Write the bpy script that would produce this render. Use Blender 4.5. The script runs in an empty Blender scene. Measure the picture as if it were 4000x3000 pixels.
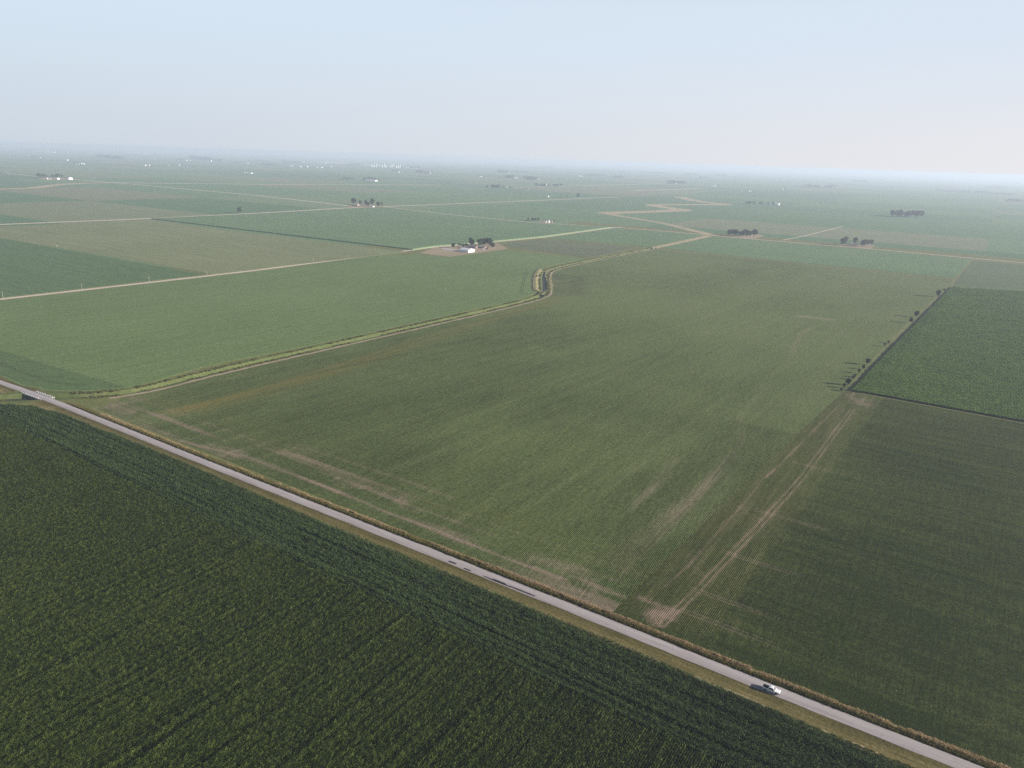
# Farmland seen from the air.  World: X runs along the paved road (metres), Y is square to it, Z up.
import bpy, bmesh, math, random
import numpy as np
from mathutils import Vector, Matrix
from mathutils.geometry import tessellate_polygon

R = math.radians
S = bpy.context.scene
C = S.collection
random.seed(7)
rng = np.random.default_rng(7)

# ------------------------------------------------------------------ camera, sky, sun, exposure
CAM_H, HEAD, PITCH, ROLL = 171.0, R(33.0), R(17.6), R(1.9)
cam_d = bpy.data.cameras.new('camera')
cam = bpy.data.objects.new('camera', cam_d)
C.objects.link(cam)
fw = Vector((-math.sin(HEAD), math.cos(HEAD), 0)); rt = Vector((math.cos(HEAD), math.sin(HEAD), 0)); upv = Vector((0, 0, 1))
F = fw * math.cos(PITCH) - upv * math.sin(PITCH)
U0 = fw * math.sin(PITCH) + upv * math.cos(PITCH)
Rv = rt * math.cos(ROLL) + U0 * math.sin(ROLL)
Uv = U0 * math.cos(ROLL) - rt * math.sin(ROLL)
M = Matrix((Rv, Uv, -F)).transposed().to_4x4()
M.translation = (0, 0, CAM_H)
cam.matrix_world = M
cam_d.sensor_fit = 'HORIZONTAL'; cam_d.sensor_width = 36.0
cam_d.lens = 36.0 * 2773.0 / 4000.0
cam_d.clip_start = 1.0; cam_d.clip_end = 150000.0
S.camera = cam

SUN_AZ, SUN_EL = R(19.0), R(17.5)          # azimuth counted from +X towards +Y
sun_dir = Vector((math.cos(SUN_AZ) * math.cos(SUN_EL), math.sin(SUN_AZ) * math.cos(SUN_EL), math.sin(SUN_EL)))
SKY_LOW_FAR, SKY_LOW_NEAR = (6.2, 7.0, 7.85, 1), (8.8, 8.65, 8.8, 1)       # hazy sky just over the horizon, away from and towards the sun
SKY_MID_FAR, SKY_MID_NEAR = (6.8, 8.1, 9.3, 1), (7.25, 8.15, 9.3, 1)          # and some ten degrees up
world = bpy.data.worlds.new('World'); S.world = world; world.use_nodes = True
nt = world.node_tree; nt.nodes.clear()
sky = nt.nodes.new('ShaderNodeTexSky'); sky.sky_type = 'NISHITA'; sky.sun_disc = False
sky.sun_elevation = SUN_EL; sky.sun_rotation = R(90.0) - SUN_AZ
sky.altitude = 200; sky.air_density = 0.7; sky.dust_density = 0.8; sky.ozone_density = 1.4
bg = nt.nodes.new('ShaderNodeBackground'); bg.inputs['Strength'].default_value = 0.05
wo = nt.nodes.new('ShaderNodeOutputWorld')
# low in the sky the clear blue is lost in haze, a little brighter and warmer towards the sun
tc = nt.nodes.new('ShaderNodeTexCoord'); sx = nt.nodes.new('ShaderNodeSeparateXYZ'); nt.links.new(tc.outputs['Generated'], sx.inputs[0])
def wmath(op, a, b):
    m = nt.nodes.new('ShaderNodeMath'); m.operation = op
    for k, q in zip(m.inputs, (a, b)):
        if hasattr(q, 'is_linked'): nt.links.new(q, k)
        else: k.default_value = q
    return m.outputs[0]
def wrange(v, a, b, c, d, smooth=False):
    m = nt.nodes.new('ShaderNodeMapRange'); nt.links.new(v, m.inputs[0])
    if smooth: m.interpolation_type = 'SMOOTHSTEP'
    for i, q in enumerate((a, b, c, d)): m.inputs[i+1].default_value = q
    return m.outputs[0]
def wmix(f, a, b):
    m = nt.nodes.new('ShaderNodeMix'); m.data_type = 'RGBA'; nt.links.new(f, m.inputs[0])
    for k, q in ((m.inputs[6], a), (m.inputs[7], b)):
        if hasattr(q, 'is_linked'): nt.links.new(q, k)
        else: k.default_value = q
    return m.outputs[2]
dt = nt.nodes.new('ShaderNodeVectorMath'); dt.operation = 'DOT_PRODUCT'; nt.links.new(tc.outputs['Generated'], dt.inputs[0]); dt.inputs[1].default_value = sun_dir
az = wrange(dt.outputs['Value'], -.8, .45, 0, 1)
low = wmix(az, SKY_LOW_FAR, SKY_LOW_NEAR)
mid = wmix(az, SKY_MID_FAR, SKY_MID_NEAR)
hazy = wmix(wrange(sx.outputs[2], -.01, .17, 0, 1, True), low, mid)
final = wmix(wrange(sx.outputs[2], .17, .34, 0, 1, True), hazy, sky.outputs[0])
nt.links.new(final, bg.inputs[0]); nt.links.new(bg.outputs[0], wo.inputs[0])

sun_d = bpy.data.lights.new('sun', 'SUN'); sun_d.energy = 5.0; sun_d.angle = R(0.6); sun_d.color = (1.0, 0.91, 0.83)
sun = bpy.data.objects.new('sun', sun_d); C.objects.link(sun)
sun.rotation_euler = sun_dir.to_track_quat('Z', 'Y').to_euler(); sun.location = (300, 100, 300)

S.view_settings.view_transform = 'Standard'; S.view_settings.look = 'None'
S.view_settings.exposure = 0.95; S.view_settings.gamma = 1.0; S.view_settings.use_curve_mapping = False
S.render.engine = 'CYCLES'
S.cycles.max_bounces = 4; S.cycles.diffuse_bounces = 2; S.cycles.glossy_bounces = 2
S.cycles.transmission_bounces = 2; S.cycles.volume_bounces = 1; S.cycles.transparent_max_bounces = 4
S.cycles.use_adaptive_sampling = False
S.cycles.use_denoising = False; world.cycles.sampling_method = 'NONE'
S.cycles.sample_clamp_indirect = 6.0
HAZE_D = 1.0 / 8400.0
HAZE_COL = (0.735, 0.84, 1.0)

# ------------------------------------------------------------------ helpers
def tag(o, label=None, cat=None, group=None, kind=None):
    if label: o['label'] = label
    if cat: o['category'] = cat
    if group: o['group'] = group
    if kind: o['kind'] = kind
    return o

def link(o, parent=None):
    C.objects.link(o)
    if parent: o.parent = parent
    return o

def mesh_obj(name, verts, faces, mat, parent=None, loc=None, smooth=False):
    me = bpy.data.meshes.new(name)
    me.from_pydata([tuple(v) for v in verts], [], [tuple(f) for f in faces])
    if mat: me.materials.append(mat)
    me.update()
    if smooth: me.shade_smooth()
    else: me.shade_flat()
    o = bpy.data.objects.new(name, me)
    if loc: o.location = loc
    return link(o, parent)

def bm_obj(name, bm, mat, parent=None, loc=None, smooth=False):
    me = bpy.data.meshes.new(name)
    bmesh.ops.recalc_face_normals(bm, faces=bm.faces)
    bm.to_mesh(me); bm.free()
    if mat: me.materials.append(mat)
    if smooth: me.shade_smooth()
    o = bpy.data.objects.new(name, me)
    if loc: o.location = loc
    return link(o, parent)

def empty(name, loc, rz=0.0, label=None, cat=None, group=None):
    o = bpy.data.objects.new(name, None); o.empty_display_size = 1.0
    o.location = loc; o.rotation_euler = (0, 0, rz)
    link(o); tag(o, label, cat, group)
    return o

def add_box(bm, x0, x1, y0, y1, z0, z1):
    v = [bm.verts.new(p) for p in ((x0,y0,z0),(x1,y0,z0),(x1,y1,z0),(x0,y1,z0),(x0,y0,z1),(x1,y0,z1),(x1,y1,z1),(x0,y1,z1))]
    for f in ((0,3,2,1),(4,5,6,7),(0,1,5,4),(1,2,6,5),(2,3,7,6),(3,0,4,7)):
        bm.faces.new([v[i] for i in f])

def box_obj(name, x0, x1, y0, y1, z0, z1, mat, parent=None):
    bm = bmesh.new(); add_box(bm, x0, x1, y0, y1, z0, z1)
    return bm_obj(name, bm, mat, parent)

def add_cyl(bm, x, y, z0, z1, r0, r1, n=10):
    a = [bm.verts.new((x + r0*math.cos(2*math.pi*i/n), y + r0*math.sin(2*math.pi*i/n), z0)) for i in range(n)]
    b = [bm.verts.new((x + r1*math.cos(2*math.pi*i/n), y + r1*math.sin(2*math.pi*i/n), z1)) for i in range(n)]
    for i in range(n):
        bm.faces.new((a[i], a[(i+1) % n], b[(i+1) % n], b[i]))
    bm.faces.new(b); bm.faces.new(a[::-1])

def resample(pts, step):
    out = []
    for a, b in zip(pts[:-1], pts[1:]):
        a = np.array(a, float); b = np.array(b, float); n = max(1, int(np.hypot(*(b-a)) / step))
        for i in range(n): out.append(a + (b-a)*i/n)
    out.append(np.array(pts[-1], float))
    return np.array(out)

def smooth_line(pts, step, it=2):
    p = [np.array(q, float) for q in pts]
    for _ in range(it):                               # Chaikin corner cutting
        q = [p[0]]
        for a, b in zip(p[:-1], p[1:]):
            q += [a*.75 + b*.25, a*.25 + b*.75]
        q.append(p[-1]); p = q
    return resample([tuple(a) for a in p], step)

def normals2(p):
    t = np.gradient(p, axis=0); t /= np.linalg.norm(t, axis=1)[:, None]
    return np.stack([-t[:, 1], t[:, 0]], 1)           # points to the left of travel

def strip(name, pts, profile, mat, label, step=8.0, kind='structure', wob=0.0, it=2, wide=None):
    """Sweep a cross profile [(offset to the left, z), ...] along a line."""
    p = smooth_line(pts, step, it) if it else resample(pts, step)
    n = normals2(p); k = len(profile); vs = []; fs = []
    for i, (q, m) in enumerate(zip(p, n)):
        g = wide(q[0], q[1]) if wide else 1.0
        for j, (o, z) in enumerate(profile):
            o *= g; z = z*g if z < 0 else z
            w = wob * (random.random() - .5) if (j in (0, k-1)) else 0
            vs.append((q[0] + m[0]*(o+w), q[1] + m[1]*(o+w), z))
        if i:
            for j in range(k-1):
                a = (i-1)*k + j
                fs.append((a+1, a, a+k, a+k+1))
    o = mesh_obj(name, vs, fs, mat)
    at = o.data.attributes.new('lateral', 'FLOAT', 'POINT')
    at.data.foreach_set('value', np.tile([q[0] for q in profile], len(p)).astype(np.float32))
    return tag(o, label, None, None, kind)

def slab(name, poly, z0, z1, mat, label, kind='structure'):
    """A block of crop: flat top and upright sides."""
    poly = [tuple(p) for p in poly]
    area = sum(a[0]*b[1]-b[0]*a[1] for a, b in zip(poly, poly[1:]+poly[:1]))
    if area < 0: poly = poly[::-1]
    n = len(poly)
    tris = tessellate_polygon([[Vector((x, y, 0)) for x, y in poly]])
    vs = [(x, y, z1) for x, y in poly] + [(x, y, z0) for x, y in poly]
    fs = []
    for t in tris:
        a, b, c = [Vector(vs[i]) for i in t]
        fs.append(t if (b-a).cross(c-a).z > 0 else t[::-1])
    if z1 - z0 > 0.05:
        for i in range(n):
            j = (i+1) % n
            fs.append((n+i, n+j, j, i))
    return tag(mesh_obj(name, vs, fs, mat), label, None, None, kind)

# value noise on numpy arrays (used for the painted field attributes)
_tab = rng.random((256, 256))
def vnoise(x, y):
    xi = np.floor(x).astype(int); yi = np.floor(y).astype(int); fx = x-xi; fy = y-yi
    fx = fx*fx*(3-2*fx); fy = fy*fy*(3-2*fy)
    g = lambda a, b: _tab[a & 255, b & 255]
    return (g(xi,yi)*(1-fx)+g(xi+1,yi)*fx)*(1-fy) + (g(xi,yi+1)*(1-fx)+g(xi+1,yi+1)*fx)*fy
def fbm(x, y, o=4):
    s = 0; a = .5; t = 0
    for i in range(o):
        s = s + a*vnoise(x*2**i + 17.3*i, y*2**i + 9.1*i); t += a; a *= .5
    return s/t

# ------------------------------------------------------------------ materials
class NT:
    def __init__(self, name):
        self.m = bpy.data.materials.new(name); self.m.use_nodes = True
        self.t = self.m.node_tree; self.t.nodes.clear()
        self.out = self.n('ShaderNodeOutputMaterial')
    def n(self, typ, **kw):
        nd = self.t.nodes.new(typ)
        for k, v in kw.items(): setattr(nd, k, v)
        return nd
    def l(self, a, b): self.t.links.new(a, b)
    def pos(self):
        return self.n('ShaderNodeNewGeometry').outputs['Position']
    def map(self, vec, scale=(1,1,1), rot=(0,0,0)):
        m = self.n('ShaderNodeMapping'); self.l(vec, m.inputs[0])
        m.inputs['Scale'].default_value = scale; m.inputs['Rotation'].default_value = rot
        return m.outputs[0]
    def noise(self, vec, scale, detail=4, rough=.55):
        t = self.n('ShaderNodeTexNoise'); self.l(vec, t.inputs['Vector'])
        t.inputs['Scale'].default_value = scale; t.inputs['Detail'].default_value = detail; t.inputs['Roughness'].default_value = rough
        return t.outputs[0]
    def ramp(self, fac, stops):
        r = self.n('ShaderNodeValToRGB'); self.l(fac, r.inputs[0]); e = r.color_ramp.elements
        while len(e) < len(stops): e.new(.5)
        for el, (p, c) in zip(e, stops):
            el.position = p; el.color = (*c, 1) if len(c) == 3 else c
        return r.outputs[0]
    def rng(self, v, a, b, c, d):
        m = self.n('ShaderNodeMapRange'); self.l(v, m.inputs[0])
        for i, x in enumerate((a, b, c, d)): m.inputs[i+1].default_value = x
        return m.outputs[0]
    def mix(self, fac, a, b, blend='MIX'):
        m = self.n('ShaderNodeMix', data_type='RGBA', blend_type=blend)
        for s, v in ((m.inputs[0], fac), (m.inputs[6], a), (m.inputs[7], b)):
            if hasattr(v, 'is_linked'): self.l(v, s)
            elif isinstance(v, (int, float)): s.default_value = v
            else: s.default_value = (*v, 1)
        return m.outputs[2]
    def math(self, op, a, b=None):
        m = self.n('ShaderNodeMath', operation=op)
        for s, v in zip(m.inputs, (a, b)):
            if v is None: continue
            if hasattr(v, 'is_linked'): self.l(v, s)
            else: s.default_value = v
        return m.outputs[0]
    def attr(self, name, typ='GEOMETRY'):
        a = self.n('ShaderNodeAttribute', attribute_name=name, attribute_type=typ)
        return a.outputs['Fac']
    def surf(self, col, rough=.9, spec=.15, metal=0., bump=None, bstr=.5, bdist=.3):
        b = self.n('ShaderNodeBsdfPrincipled')
        s = b.inputs['Base Color']
        if hasattr(col, 'is_linked'): self.l(col, s)
        else: s.default_value = (*col, 1)
        b.inputs['Roughness'].default_value = rough; b.inputs['Metallic'].default_value = metal
        b.inputs['Specular IOR Level'].default_value = spec
        if bump is not None:
            k = self.n('ShaderNodeBump'); self.l(bump, k.inputs['Height'])
            k.inputs['Strength'].default_value = bstr; k.inputs['Distance'].default_value = bdist
            self.l(k.outputs[0], b.inputs['Normal'])
        self.l(b.outputs[0], self.out.inputs[0]); self.b = b
        return self.m

def flat_mat(name, col, rough=.7, spec=.3, metal=0., var=.12, scale=1.2):
    t = NT(name); p = t.pos()
    n = t.noise(p, scale, 3)
    c = t.mix(t.rng(n, .3, .7, 0, 1), tuple(v*(1-var) for v in col), tuple(min(1, v*(1+var)) for v in col))
    return t.surf(c, rough, spec, metal)

def crop_mat(name, dark, light, soil, row_rot=0.0, row=0.76, streak=.5, soil_amt=.0, big=.006, bump=.5, row_amt=.35):
    """Crop canopy seen from above: mottled leaves, rows, drill streaks, thin soil showing."""
    t = NT(name); p = t.pos()
    pr = t.map(p, (1, 1, 1), (0, 0, row_rot))                       # rows run along local Y
    fine = t.noise(p, 1.5, 3, .65)
    mid = t.noise(p, .12, 4, .6)
    bign = t.noise(p, big, 3, .5)
    st = t.noise(t.map(pr, (.22, .004, 1)), 1.0, 4, .6)
    st2 = t.noise(t.map(pr, (1.3, .03, 1)), 1.0, 2, .5)
    w = t.n('ShaderNodeTexWave', wave_type='BANDS', bands_direction='X'); t.l(pr, w.inputs[0])
    w.inputs['Scale'].default_value = 2*math.pi/row/20.0; w.inputs['Distortion'].default_value = .8
    w.inputs['Detail Scale'].default_value = 1.5
    clump = t.noise(p, .42, 3, .6)
    f = t.math('ADD', t.math('MULTIPLY', fine, .45), t.math('MULTIPLY', mid, .22))
    f = t.math('ADD', f, t.math('ADD', t.math('MULTIPLY', clump, .25), t.math('MULTIPLY', bign, .25)))
    f = t.math('ADD', f, t.math('MULTIPLY', t.math('SUBTRACT', st, .5), streak))
    f = t.math('ADD', f, t.math('MULTIPLY', t.math('SUBTRACT', st2, .5), streak*.6))
    col = t.mix(t.rng(f, .40, .80, 0, 1), dark, light)
    sm = t.math('MULTIPLY', t.rng(t.math('ADD', st2, t.math('MULTIPLY', fine, .5)), .55, 1.0, 0, 1), soil_amt)
    col = t.mix(sm, col, soil)
    ct = t.math('ADD', t.math('MULTIPLY', fine, .5), t.math('ADD', t.math('MULTIPLY', clump, .3), t.math('MULTIPLY', st2, .2)))
    col = t.mix(1.0, col, t.ramp(t.rng(ct, .33, .67, 0, 1), [(0, (.55, .55, .55)), (1, (1.45, 1.45, 1.45))]), 'MULTIPLY')
    h = t.math('ADD', t.math('MULTIPLY', fine, .8), t.math('MULTIPLY', w.outputs['Fac'], row_amt))
    return t.surf(col, .95, .05, bump=h, bstr=bump, bdist=.35)

# crop colours
SOIL = (.19, .145, .105)
def attr_field_mat(name, dark, light, yellow, soil, row_rot):
    """Field whose bare soil, yellowed crop and lush patches, plus painted brightening with distance, come from attributes laid down on the mesh."""
    t = NT(name); p = t.pos()
    pr = t.map(p, (1, 1, 1), (0, 0, row_rot))
    fine = t.noise(p, 1.3, 4, .7)
    mid = t.noise(p, .15, 4, .6)
    st = t.noise(t.map(pr, (1.1, .05, 1)), 1.0, 3, .6)
    w = t.n('ShaderNodeTexWave', wave_type='BANDS', bands_direction='X'); t.l(pr, w.inputs[0])
    w.inputs['Scale'].default_value = 2*math.pi/.76/20.0; w.inputs['Distortion'].default_value = 1.2
    w.inputs['Detail Scale'].default_value = 1.2
    clump = t.noise(p, .45, 4, .65)
    f = t.math('ADD', t.math('MULTIPLY', fine, .6), t.math('MULTIPLY', mid, .2))
    f = t.math('ADD', f, t.math('MULTIPLY', t.math('SUBTRACT', clump, .5), .45))
    f = t.math('ADD', f, t.math('MULTIPLY', t.math('SUBTRACT', st, .5), .25))
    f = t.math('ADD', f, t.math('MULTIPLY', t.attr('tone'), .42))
    rw = t.math('MULTIPLY', t.math('SUBTRACT', w.outputs['Fac'], .5), t.attr('rows'))
    f = t.math('ADD', f, t.math('MULTIPLY', rw, .55))
    col = t.mix(t.rng(f, .18, .72, 0, 1), dark, light)
    col = t.mix(t.attr('yellow'), col, yellow)
    s = t.math('ADD', t.attr('soil'), t.math('MULTIPLY', t.math('SUBTRACT', t.math('ADD', t.math('MULTIPLY', fine, .6), t.math('MULTIPLY', st, .4)), .5), .9))
    s = t.math('SUBTRACT', s, t.math('MULTIPLY', rw, .35))
    s = t.math('MULTIPLY', t.rng(s, .15, .85, 0, 1), t.rng(t.attr('soil'), .0, .12, 0, 1))
    col = t.mix(s, col, soil)
    ct = t.math('ADD', t.math('MULTIPLY', fine, .5), t.math('ADD', t.math('MULTIPLY', clump, .3), t.math('MULTIPLY', st, .2)))
    ct = t.math('ADD', ct, t.math('MULTIPLY', rw, .2))
    col = t.mix(1.0, col, t.ramp(t.rng(ct, .33, .67, 0, 1), [(0, (.5, .5, .5)), (1, (1.5, 1.5, 1.5))]), 'MULTIPLY')
    h = t.math('ADD', t.math('MULTIPLY', fine, 1.0), t.math('MULTIPLY', rw, .6))
    return t.surf(col, .95, .05, bump=h, bstr=.55, bdist=.35)

M_BEAN_C = attr_field_mat('beans_center', (.033, .046, .013), (.120, .155, .050), (.16, .135, .036), (.25, .19, .14), R(-6))
M_BEAN_R = attr_field_mat('beans_right', (.020, .032, .007), (.078, .098, .024), (.105, .10, .03), (.235, .175, .125), 0)
M_BEAN_L = crop_mat('beans_left', (.085, .135, .045), (.175, .245, .09), SOIL, R(2), streak=.25, soil_amt=.1, row_amt=.15, bump=.35)
M_BEAN_TAN = crop_mat('beans_thin', (.125, .168, .066), (.235, .268, .122), (.22, .17, .13), R(90), streak=.7, soil_amt=.35, row_amt=.2, bump=.4)
M_BEAN_GREY = crop_mat('beans_grey', (.08, .108, .05), (.15, .178, .085), (.2, .16, .13), R(90), streak=.6, soil_amt=.3, row_amt=.2, bump=.4)
M_CORN_FAR = crop_mat('corn_far', (.088, .158, .074), (.172, .252, .118), (.15, .17, .08), R(90), streak=.5, soil_amt=.05, row_amt=.4, bump=.6)
M_CORN_SIDE = crop_mat('corn_blue', (.085, .15, .066), (.165, .24, .105), (.15, .17, .08), 0, streak=.3, soil_amt=.0, row_amt=.4, bump=.5)

def ground_mat():
    """Open country: section-sized blocks of slightly different greens, running to the horizon."""
    t = NT('open_country'); p = t.pos()
    sn = t.n('ShaderNodeVectorMath', operation='SNAP'); t.l(t.map(p, (1, 1, 0)), sn.inputs[0]); sn.inputs[1].default_value = (806, 402, 1)
    wn = t.n('ShaderNodeTexWhiteNoise', noise_dimensions='2D'); t.l(sn.outputs[0], wn.inputs['Vector'])
    base = t.ramp(wn.outputs['Value'], [(0, (.095, .165, .078)), (.4, (.122, .198, .092)), (.72, (.140, .212, .097)), (.88, (.17, .215, .11)), (1, (.19, .20, .115))])
    n1 = t.noise(p, .02, 5, .6); n2 = t.noise(p, .6, 3, .6); st = t.noise(t.map(p, (.15, .006, 1)), 1, 3)
    f = t.math('ADD', t.math('MULTIPLY', n1, .5), t.math('ADD', t.math('MULTIPLY', n2, .3), t.math('MULTIPLY', st, .4)))
    col = t.mix(1.0, base, t.ramp(t.rng(f, .35, .85, 0, 1), [(0, (.8, .8, .8)), (1, (1.2, 1.2, 1.2))]), 'MULTIPLY')
    return t.surf(col, .95, .05, bump=n2, bstr=.4, bdist=.4)
M_GROUND = ground_mat()

def grass_mat(name, a, b, c, scale=.5, along=None):
    t = NT(name); p = t.pos()
    n1 = t.noise(p, scale, 5, .65); n2 = t.noise(p, scale*.12, 3, .5)
    st = t.noise(t.map(p, (.05, 1.4, 1)), 1.0, 3, .6) if along == 'x' else t.noise(p, scale*3, 3, .6)
    f = t.math('ADD', t.math('MULTIPLY', n1, .5), t.math('ADD', t.math('MULTIPLY', n2, .3), t.math('MULTIPLY', st, .35)))
    col = t.ramp(t.rng(f, .36, .8, 0, 1), [(0, a), (.5, b), (1, c)])
    return t.surf(col, .95, .05, bump=n1, bstr=.5, bdist=.25)
def verge_mat():
    t = NT('verge_grass'); p = t.pos()
    n1 = t.noise(p, .8, 5, .65); st = t.noise(t.map(p, (.04, 1.5, 1)), 1.0, 3, .6); n2 = t.noise(p, .09, 3, .5)
    lat = t.math('ABSOLUTE', t.attr('lateral'))
    f = t.math('ADD', t.math('MULTIPLY', n1, .45), t.math('ADD', t.math('MULTIPLY', st, .55), t.math('MULTIPLY', n2, .25)))
    f = t.math('ADD', f, t.rng(lat, 2.6, 11.0, -.10, .14))
    col = t.ramp(t.rng(f, .40, .85, 0, 1), [(0, (.055, .048, .017)), (.45, (.115, .10, .035)), (.8, (.20, .165, .07)), (1, (.29, .23, .12))])
    return t.surf(col, .95, .05, bump=n1, bstr=.6, bdist=.3)
M_VERGE = verge_mat()
M_DITCH = grass_mat('ditch_grass', (.06, .085, .025), (.105, .13, .045), (.19, .18, .085), .35)
M_BANK = grass_mat('bank_grass', (.085, .105, .032), (.15, .165, .058), (.27, .235, .12), .35)
M_DRYBANK = grass_mat('dry_bank', (.24, .20, .10), (.40, .33, .20), (.54, .44, .29), .2)
M_LAWN = grass_mat('dry_lawn', (.22, .18, .105), (.31, .25, .16), (.40, .33, .23), .12)
M_TRACK = grass_mat('bare_track', (.27, .21, .145), (.36, .285, .205), (.43, .35, .26), .6)
M_WHEAT = grass_mat('cut_wheat', (.42, .34, .26), (.5, .40, .32), (.56, .47, .38), .02)

def road_mat():
    t = NT('chip_seal_road'); p = t.pos()
    lo = t.noise(t.map(p, (.02, 1.6, 1)), 1.0, 4, .6)
    fine = t.noise(p, 2.5, 4, .7); blot = t.noise(t.map(p, (.08, .5, 1)), 1, 3)
    crack = t.n('ShaderNodeTexVoronoi', feature='DISTANCE_TO_EDGE'); t.l(t.map(p, (.18, .5, 1)), crack.inputs['Vector']); crack.inputs['Scale'].default_value = 1.0
    f = t.math('ADD', t.math('MULTIPLY', lo, .55), t.math('ADD', t.math('MULTIPLY', fine, .25), t.math('MULTIPLY', blot, .25)))
    lat = t.attr('lateral')
    def bandm(c, w): return t.math('POWER', 2.718, t.math('MULTIPLY', t.math('POWER', t.math('ABSOLUTE', t.math('DIVIDE', t.math('SUBTRACT', lat, c), w)), 2.0), -1.0))
    wear = t.math('ADD', t.math('MULTIPLY', bandm(-1.75, .45), .10), t.math('MULTIPLY', bandm(-.55, .3), .05))
    wear = t.math('ADD', wear, t.math('ADD', t.math('MULTIPLY', bandm(1.3, .5), -.05), t.math('MULTIPLY', bandm(-2.7, .35), .12)))
    f = t.math('SUBTRACT', f, wear)
    col = t.ramp(t.rng(f, .30, .72, 0, 1), [(0, (.235, .205, .20)), (.45, (.36, .325, .315)), (1, (.47, .435, .42))])
    col = t.mix(t.rng(crack.outputs['Distance'], .0, .02, .35, 0), col, (.16, .14, .14))
    return t.surf(col, .9, .2, bump=fine, bstr=.2, bdist=.02)
M_ROAD = road_mat()
M_PATCH = flat_mat('asphalt_patch', (.052, .045, .052), .85, .2, 0, .3, 1.5)
M_GRAVEL = grass_mat('gravel_road', (.46, .39, .30), (.56, .49, .40), (.64, .57, .48), .4)
M_WATER = None
t_ = NT('ditch_water'); M_WATER = t_.surf((.035, .038, .03), .45, .25)
M_CONC = flat_mat('concrete', (.40, .37, .35), .85, .2)
M_STEEL = flat_mat('galvanised_rail', (.55, .58, .62), .45, .5, .3)
M_WHITE = flat_mat('white_steel', (.78, .78, .77), .5, .4, 0, .05)
M_WROOF = flat_mat('white_roof', (.74, .75, .76), .45, .4, 0, .06)
M_GROOF = flat_mat('grey_shingle', (.19, .18, .21), .85, .2, 0, .2)
M_GRNROOF = flat_mat('green_shingle', (.22, .26, .22), .85, .2, 0, .2)
M_BRICK = flat_mat('brown_brick', (.22, .14, .12), .85, .2, 0, .2)
M_PINKROOF = flat_mat('rose_shingle', (.36, .29, .29), .85, .2, 0, .15)
M_TANWALL = flat_mat('tan_siding', (.42, .34, .30), .8, .2)
M_DOOR = flat_mat('grey_door', (.45, .46, .48), .6, .3)
t_ = NT('window_glass'); M_GLASS = t_.surf((.02, .025, .03), .08, .6)
M_BIN = flat_mat('galvanised_bin', (.56, .58, .60), .45, .5, .25)
M_POLE = flat_mat('weathered_pole', (.46, .42, .37), .85, .2)
M_CERAMIC = flat_mat('insulator', (.5, .5, .52), .3, .5)
M_BARK = flat_mat('bark', (.10, .075, .055), .95, .1, 0, .3)

def leaf_mat(name, a, b, tl=.25, rough=.6, spec=.25, own=.55, patch=.35):
    """Leaves whose colour differs from plant to plant (own) and in drifts across the field (patch)."""
    t = NT(name)
    oi = t.n('ShaderNodeObjectInfo').outputs['Random']
    n = t.noise(t.pos(), .9, 3, .6); n2 = t.noise(t.pos(), .035, 4, .6)
    f = t.math('ADD', t.math('MULTIPLY', t.math('POWER', oi, 1.6), own), t.math('ADD', t.math('MULTIPLY', n, .3), t.math('MULTIPLY', n2, patch)))
    col = t.mix(t.rng(f, .22, .95, 0, 1), a, b)
    b1 = t.n('ShaderNodeBsdfPrincipled'); t.l(col, b1.inputs['Base Color'])
    b1.inputs['Roughness'].default_value = rough; b1.inputs['Specular IOR Level'].default_value = spec
    tr = t.n('ShaderNodeBsdfTranslucent'); t.l(col, tr.inputs[0])
    mx = t.n('ShaderNodeMixShader'); mx.inputs[0].default_value = tl
    t.l(b1.outputs[0], mx.inputs[1]); t.l(tr.outputs[0], mx.inputs[2]); t.l(mx.outputs[0], t.out.inputs[0])
    return t.m
M_CORN = leaf_mat('corn_leaf', (.009, .026, .005), (.066, .108, .027), .15, .6, .15, .75)
M_CORN2 = leaf_mat('corn_leaf_yellower', (.014, .034, .004), (.118, .158, .032), .15, .6, .15, .75)
M_CORN3 = leaf_mat('corn_leaf_bright', (.038, .092, .009), (.168, .275, .042), .2, .6, .15, .5, .6)
M_TREE = leaf_mat('tree_leaf', (.014, .032, .013), (.045, .075, .028), .15, .6, .2)
M_TREE2 = leaf_mat('tree_leaf_pale', (.06, .07, .045), (.12, .125, .08), .15, .6, .2)
M_TALL = leaf_mat('tall_dry_grass', (.28, .215, .11), (.60, .45, .27), .4, .8, .1)
M_TALLG = leaf_mat('tall_green_grass', (.11, .115, .025), (.28, .24, .07), .4, .8, .1)

M_CORNSOIL = flat_mat('shaded_soil', (.012, .020, .007), .95, .05, 0, .25, .8)  # soil colour itself darkened to stand for deep shade between the rows
M_BEAN_R2 = attr_field_mat('beans_right_rows_across', (.020, .030, .007), (.072, .084, .024), (.095, .09, .028), (.215, .165, .115), R(90))
M_BEAN_SW = crop_mat('beans_streaky', (.06, .12, .05), (.12, .19, .075), (.16, .14, .1), R(90), streak=.75, soil_amt=.2, row_amt=.2, bump=.4)
M_BANKTUFT = leaf_mat('bank_tuft', (.07, .09, .025), (.19, .18, .075), .25, .8, .1)
M_PAINT = flat_mat('white_car_paint', (.80, .80, .80), .25, .5, 0, .01)
M_RUBBER = flat_mat('black_rubber', (.012, .012, .014), .8, .2, 0, .2)
M_CHROME = flat_mat('bright_metal', (.55, .55, .56), .25, .5, .8, .02)
t_ = NT('tinted_glass'); M_TINT = t_.surf((.012, .018, .02), .06, .6)
t_ = NT('screen_glass'); M_SCREEN = t_.surf((.10, .11, .11), .08, .8)
M_LAMP = flat_mat('lamp_lens', (.75, .75, .72), .15, .6, 0, .02)
M_RED = flat_mat('red_lens', (.30, .015, .015), .2, .5, 0, .02)
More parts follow.
